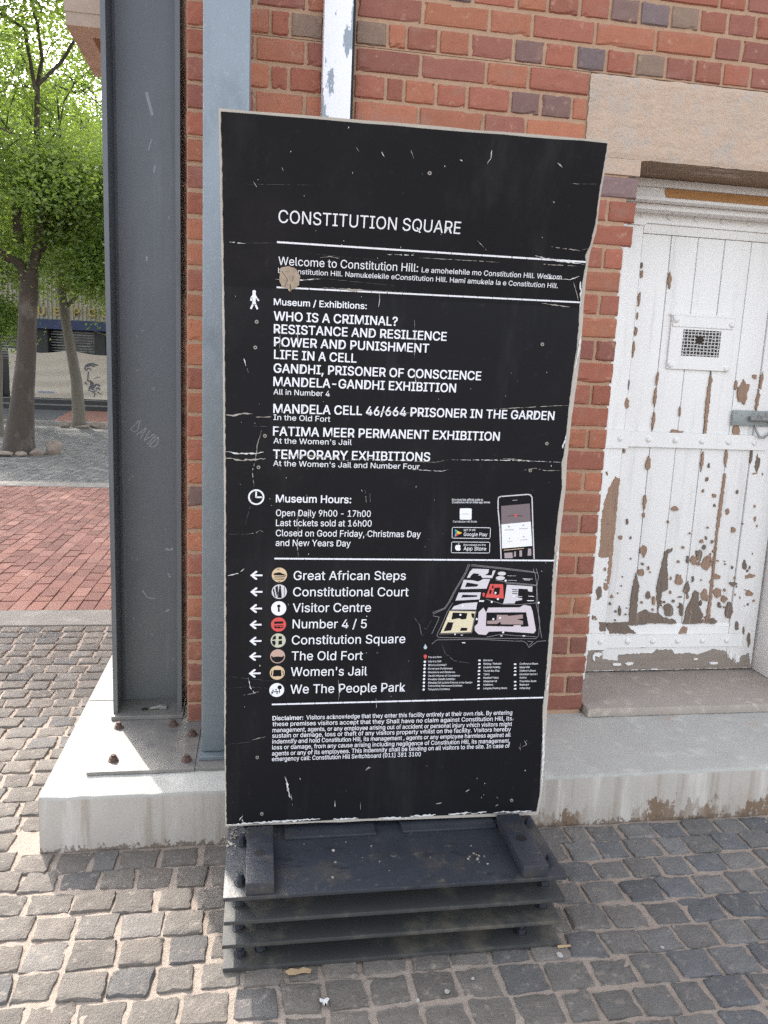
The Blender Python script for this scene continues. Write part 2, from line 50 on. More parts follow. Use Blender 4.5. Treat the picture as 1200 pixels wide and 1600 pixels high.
SCRATCH = [[[[-1.4555,1.6827],[-1.4087,1.6813]],1.6],[[[-1.4087,1.6828],[-1.3333,1.6877]],0.8],[[[-1.2235,1.6604],[-1.1993,1.6649],[-1.1747,1.6619]],1.8],[[[-1.0524,1.6788],[-0.9775,1.682]],2.2],[[[-1.2561,1.6689],[-1.0595,1.663]],0.7],[[[-0.9686,1.6764],[-0.7548,1.6789]],1.2],[[[-0.662,1.7003],[-0.5984,1.6918],[-0.5225,1.6886]],3],[[[-0.6225,1.7245],[-0.5418,1.7204],[-0.5166,1.7282]],2],[[[-0.641,1.6812],[-0.543,1.6825]],2],[[[-0.6264,1.6471],[-0.5546,1.6481],[-0.5293,1.6577]],2.5],[[[-0.6248,1.5838],[-0.542,1.5785]],2.5],[[[-0.5448,1.6439],[-0.5214,1.5962]],1.5],[[[-1.4142,1.8126],[-1.3472,1.8162],[-1.2315,1.8233]],0.7],[[[-0.5998,1.8726],[-0.5233,1.8782]],1],[[[-0.5916,1.8747],[-0.5778,1.8742]],3],[[[-0.8227,1.8986],[-0.815,1.9131],[-0.8145,1.9312]],2.2],[[[-1.1496,1.9102],[-1.1412,1.9014]],2],[[[-1.0168,1.9153],[-1.0071,1.8982]],2],[[[-1.0869,1.9057],[-1.0797,1.8954]],2],[[[-0.6426,1.9166],[-0.6273,1.9078]],3],[[[-1.3252,1.8547],[-1.3204,1.8469]],1.5],[[[-1.3915,1.8198],[-1.3837,1.808]],3],[[[-0.8223,1.7269],[-0.7932,1.7044]],1.6],[[[-0.6374,1.829],[-0.6323,1.8294]],3],[[[-0.8921,1.9044],[-0.8851,1.9008]],2],[[[-0.9848,1.8695],[-0.9808,1.8628]],1],[[[-1.2409,1.6121],[-1.122,1.6083],[-1.0211,1.6048]],1],[[[-1.3345,1.6019],[-1.2618,1.6047],[-1.2212,1.6102]],2.5],[[[-1.2203,1.5901],[-1.1208,1.5896],[-1.0028,1.59]],1.2],[[[-1.1574,1.5891],[-1.1074,1.5888]],5],[[[-1.0671,1.5895],[-1.0639,1.5658],[-1.0665,1.5495]],1.3],[[[-1.4575,1.2552],[-1.4361,1.2542],[-1.408,1.2619],[-1.3863,1.2593]],4],[[[-1.3779,1.2512],[-1.3377,1.2542]],3.5],[[[-1.4555,1.1585],[-1.427,1.1541],[-1.3765,1.1537],[-1.3563,1.1595]],4],[[[-1.4571,1.1412],[-1.4101,1.1355],[-1.351,1.1423]],4.5],[[[-1.329,1.1498],[-1.2572,1.1535],[-1.1529,1.1474]],3],[[[-1.3253,1.1325],[-1.3077,1.1101]],1],[[[-1.1526,1.1404],[-1.065,1.1497],[-1.0289,1.14]],1.6],[[[-1.0293,1.1471],[-0.8848,1.1436],[-0.8489,1.1518]],1.2],[[[-0.8398,1.152],[-0.6635,1.1547],[-0.5188,1.1529]],1.8],[[[-0.6922,1.1594],[-0.6068,1.1543]],2.5],[[[-0.6324,1.1261],[-0.5952,1.1343],[-0.5659,1.1276],[-0.5199,1.1287]],1.6],[[[-0.956,1.122],[-0.8648,1.1188],[-0.8468,1.1246]],1.6],[[[-0.7326,1.2962],[-0.6226,1.3055],[-0.5147,1.3148]],1.6],[[[-1.0539,1.2778],[-0.9658,1.2775]],2.5],[[[-1.3859,1.2289],[-1.3305,1.2273],[-1.2593,1.2279]],1.0],[[[-1.3623,1.2177],[-1.3735,1.178],[-1.378,1.1346],[-1.3861,1.1083],[-1.3805,1.0645]],2.2],[[[-1.3804,1.061],[-1.3917,1.0021],[-1.4032,0.957]],1],[[[-1.2764,1.4898],[-1.2718,1.4415]],1.2],[[[-1.3191,1.4844],[-1.3197,1.4392],[-1.3211,1.4228]],1.2],[[[-0.9691,1.5222],[-0.9642,1.4729],[-0.9627,1.4228]],1.5],[[[-0.9605,1.3892],[-0.9531,1.3555]],1.5],[[[-0.9593,1.3977],[-0.9443,1.3558]],1],[[[-1.3183,1.4473],[-1.3131,1.4362]],2.5],[[[-1.411,1.4024],[-1.4059,1.383]],2.5],[[[-1.4026,1.3783],[-1.3992,1.367]],2],[[[-1.2633,0.9951],[-1.2591,0.9679],[-1.2592,0.9036],[-1.2563,0.8628]],1.4],[[[-1.2612,0.9129],[-1.2587,0.8851]],3],[[[-1.4012,0.9316],[-1.3736,0.9356],[-1.3633,0.943],[-1.3528,0.9376]],1.8],[[[-1.4562,0.9311],[-1.4012,0.9316]],0.8],[[[-1.4487,0.8126],[-1.4209,0.82],[-1.4036,0.8328]],2.2],[[[-1.0784,1.0616],[-1.0731,1.0254]],1.4],[[[-1.0637,1.0528],[-1.0623,1.0256]],1.4],[[[-1.0892,1.0632],[-1.0853,1.056]],2],[[[-0.9213,0.6923],[-0.901,0.6668],[-0.8937,0.6374],[-0.8858,0.6334]],2.5],[[[-0.8674,0.6802],[-0.8808,0.647]],1.5],[[[-0.8347,0.613],[-0.819,0.5771],[-0.7883,0.5526],[-0.7429,0.5458]],2.2],[[[-1.4572,0.5201],[-1.3314,0.502],[-1.2403,0.5059]],1],[[[-1.4534,0.4814],[-1.3944,0.4859],[-1.3129,0.4781]],1],[[[-1.3893,0.5129],[-1.3836,0.4837],[-1.3725,0.4678],[-1.3599,0.4695]],2],[[[-1.4031,0.4608],[-1.3671,0.4658]],1.2],[[[-1.133,0.5036],[-1.1276,0.4539],[-1.1306,0.4341]],1.3],[[[-1.0194,0.4412],[-1.0163,0.4112]],1.3],[[[-1.3761,0.3238],[-1.3323,0.3341]],2],[[[-1.4503,0.3128],[-1.3796,0.3181]],1],[[[-1.2801,0.2073],[-1.2721,0.1809],[-1.2638,0.1402],[-1.2659,0.1504],[-1.276,0.1871]],4],[[[-1.0418,0.2174],[-1.0325,0.2271],[-1.0266,0.2228]],6],[[[-1.237,0.2014],[-1.2331,0.1952]],2],[[[-1.1309,0.1236],[-1.1302,0.1031]],2.5],[[[-1.0537,0.1157],[-1.0528,0.091]],1.2],[[[-0.8229,0.0981],[-0.803,0.1013]],2.5],[[[-0.7303,0.1335],[-0.7186,0.1413]],2],[[[-0.6336,0.0824],[-0.6236,0.0862]],4],[[[-0.6314,0.112],[-0.6249,0.1074]],2.5],[[[-1.4097,0.0769],[-1.3989,0.0924]],5],[[[-1.4024,0.0805],[-1.3986,0.0702]],3],[[[-0.5669,0.2854],[-0.5652,0.2603]],1.2],[[[-0.5553,0.2954],[-0.5461,0.2805],[-0.5599,0.2727]],1.2],[[[-0.6003,0.3588],[-0.5926,0.3647]],2],[[[-0.8608,0.2242],[-0.8528,0.2218]],2],[[[-1.2603,0.1501],[-1.2558,0.1134]],1.4]]
TORN = [[-1.3223,1.63],[-1.3032,1.6358],[-1.2821,1.6295],[-1.2718,1.6133],[-1.2743,1.5916],[-1.287,1.5816],[-1.2966,1.5747],[-1.305,1.5836],[-1.318,1.586],[-1.3248,1.6009]]
NICKS = [[-1.0979,0.1539,0.91],[-0.8806,1.036,1.02],[-0.6729,0.1213,2.23],[-1.0573,0.6933,2.5],[-1.2811,0.7297,2.5],[-1.0542,1.6397,2.17],[-0.6795,0.1135,2.57],[-0.6646,1.9956,0.87],[-1.4328,1.5556,1.78],[-1.415,1.2371,1.98],[-0.9272,0.5555,2.0],[-1.0773,1.6688,1.29],[-1.43,0.134,0.98],[-0.9189,1.7342,1.32],[-1.0687,0.933,2.21],[-1.1706,1.9502,2.47],[-0.8016,1.3487,1.79],[-1.3048,1.889,1.54],[-0.6715,0.1577,2.58],[-1.3805,1.2358,1.04],[-0.6967,0.1761,2.3],[-1.3572,0.5485,2.29],[-0.6588,0.3594,2.04],[-1.1662,1.703,1.6],[-1.1544,1.8554,2.31],[-1.1427,0.9254,1.38],[-0.6503,1.7451,2.46],[-1.3697,1.2866,0.96],[-0.9353,1.0733,2.34],[-0.5448,0.1955,1.95],[-0.5487,1.0937,1.07],[-1.2689,1.797,1.4],[-1.2367,1.722,1.36],[-1.3378,1.0319,1.48],[-1.4171,1.0702,1.77],[-0.5326,0.8536,1.6],[-0.8891,1.3174,1.9],[-0.5431,0.8279,2.12],[-0.7014,1.3332,1.4],[-0.5748,0.8823,1.13],[-1.0534,0.5831,2.13],[-1.171,1.6934,2.4],[-0.6712,1.3746,1.1],[-1.2389,1.1158,0.89],[-0.6133,0.75,1.41],[-1.1123,1.5727,1.29],[-1.3332,1.0136,1.62],[-1.2281,0.8761,1.81],[-1.2443,0.315,1.72],[-0.5899,1.4019,1.47],[-0.9856,1.6849,1.88],[-0.5481,1.1417,2.47],[-1.0197,1.6975,2.17],[-0.5701,1.271,2.49],[-0.9748,0.4469,1.99],[-1.2884,1.2744,1.59],[-0.5692,0.2708,1.84],[-1.2013,1.2995,1.02],[-1.2473,1.4301,1.02],[-1.2321,0.9812,1.49],[-1.3985,0.4254,2.31],[-1.0496,0.3826,1.82],[-0.85,0.9386,1.04],[-1.3809,1.8241,1.08],[-1.0876,1.5882,2.38],[-0.8835,0.6545,0.83],[-0.5466,0.2925,1.49],[-1.2949,1.0912,1.41],[-0.8896,0.9221,0.87],[-0.9279,1.8874,1.9],[-1.2385,1.0436,1.57],[-1.2905,1.7635,0.84],[-0.898,0.8995,1.6],[-0.691,1.3961,1.16],[-1.0215,0.5818,2.0],[-1.3928,1.8758,1.44],[-0.8831,1.8223,1.24],[-1.1027,0.757,1.84],[-1.0749,1.0962,2.38],[-0.6338,0.9905,2.3],[-1.0287,0.4191,1.14],[-0.8633,1.1536,1.57],[-0.9529,0.4898,1.97],[-0.567,1.1164,2.25],[-1.3198,0.2511,2.43],[-0.7995,0.7918,1.37],[-0.8368,1.764,1.65],[-0.9518,1.3833,1.83],[-1.295,0.3798,1.45],[-1.0664,1.4042,0.9],[-0.833,1.6986,1.39],[-1.0168,1.1786,2.51],[-0.661,1.3425,1.29],[-1.0735,0.8893,1.83],[-1.3405,1.236,2.23],[-1.172,1.5568,1.01],[-0.81,1.2996,1.73],[-1.4211,1.2656,1.81],[-0.6775,0.2798,0.86],[-0.7796,0.1107,1.25],[-1.0398,0.8801,0.93],[-1.0172,1.8533,2.49],[-1.1556,0.6564,0.91],[-0.6253,0.767,2.51],[-0.9659,0.4557,2.44]]
EDGECHIP = [[[-1.4501,0.0649],[-1.3242,0.0662],[-1.1732,0.0684]],[[-1.1349,0.0643],[-1.0577,0.0643]],[[-0.9992,0.0613],[-0.9006,0.0582]],[[-0.9008,0.0624],[-0.8211,0.0624]],[[-0.7809,0.0624],[-0.7102,0.0651]],[[-0.71,0.0609],[-0.6592,0.0646]],[[-0.6385,0.0614],[-0.5141,0.0593]],[[-0.5099,1.4174],[-0.5023,1.4785],[-0.5046,1.5127]],[[-0.5196,1.1934],[-0.5124,1.2301]],[[-0.4874,0.1243],[-0.4896,0.2407],[-0.4966,0.366]],[[-0.4947,0.4485],[-0.492,0.5105]],[[-0.4968,0.812],[-0.4988,0.9099]],[[-0.5146,1.58],[-0.5187,1.621],[-0.5251,1.645]]]
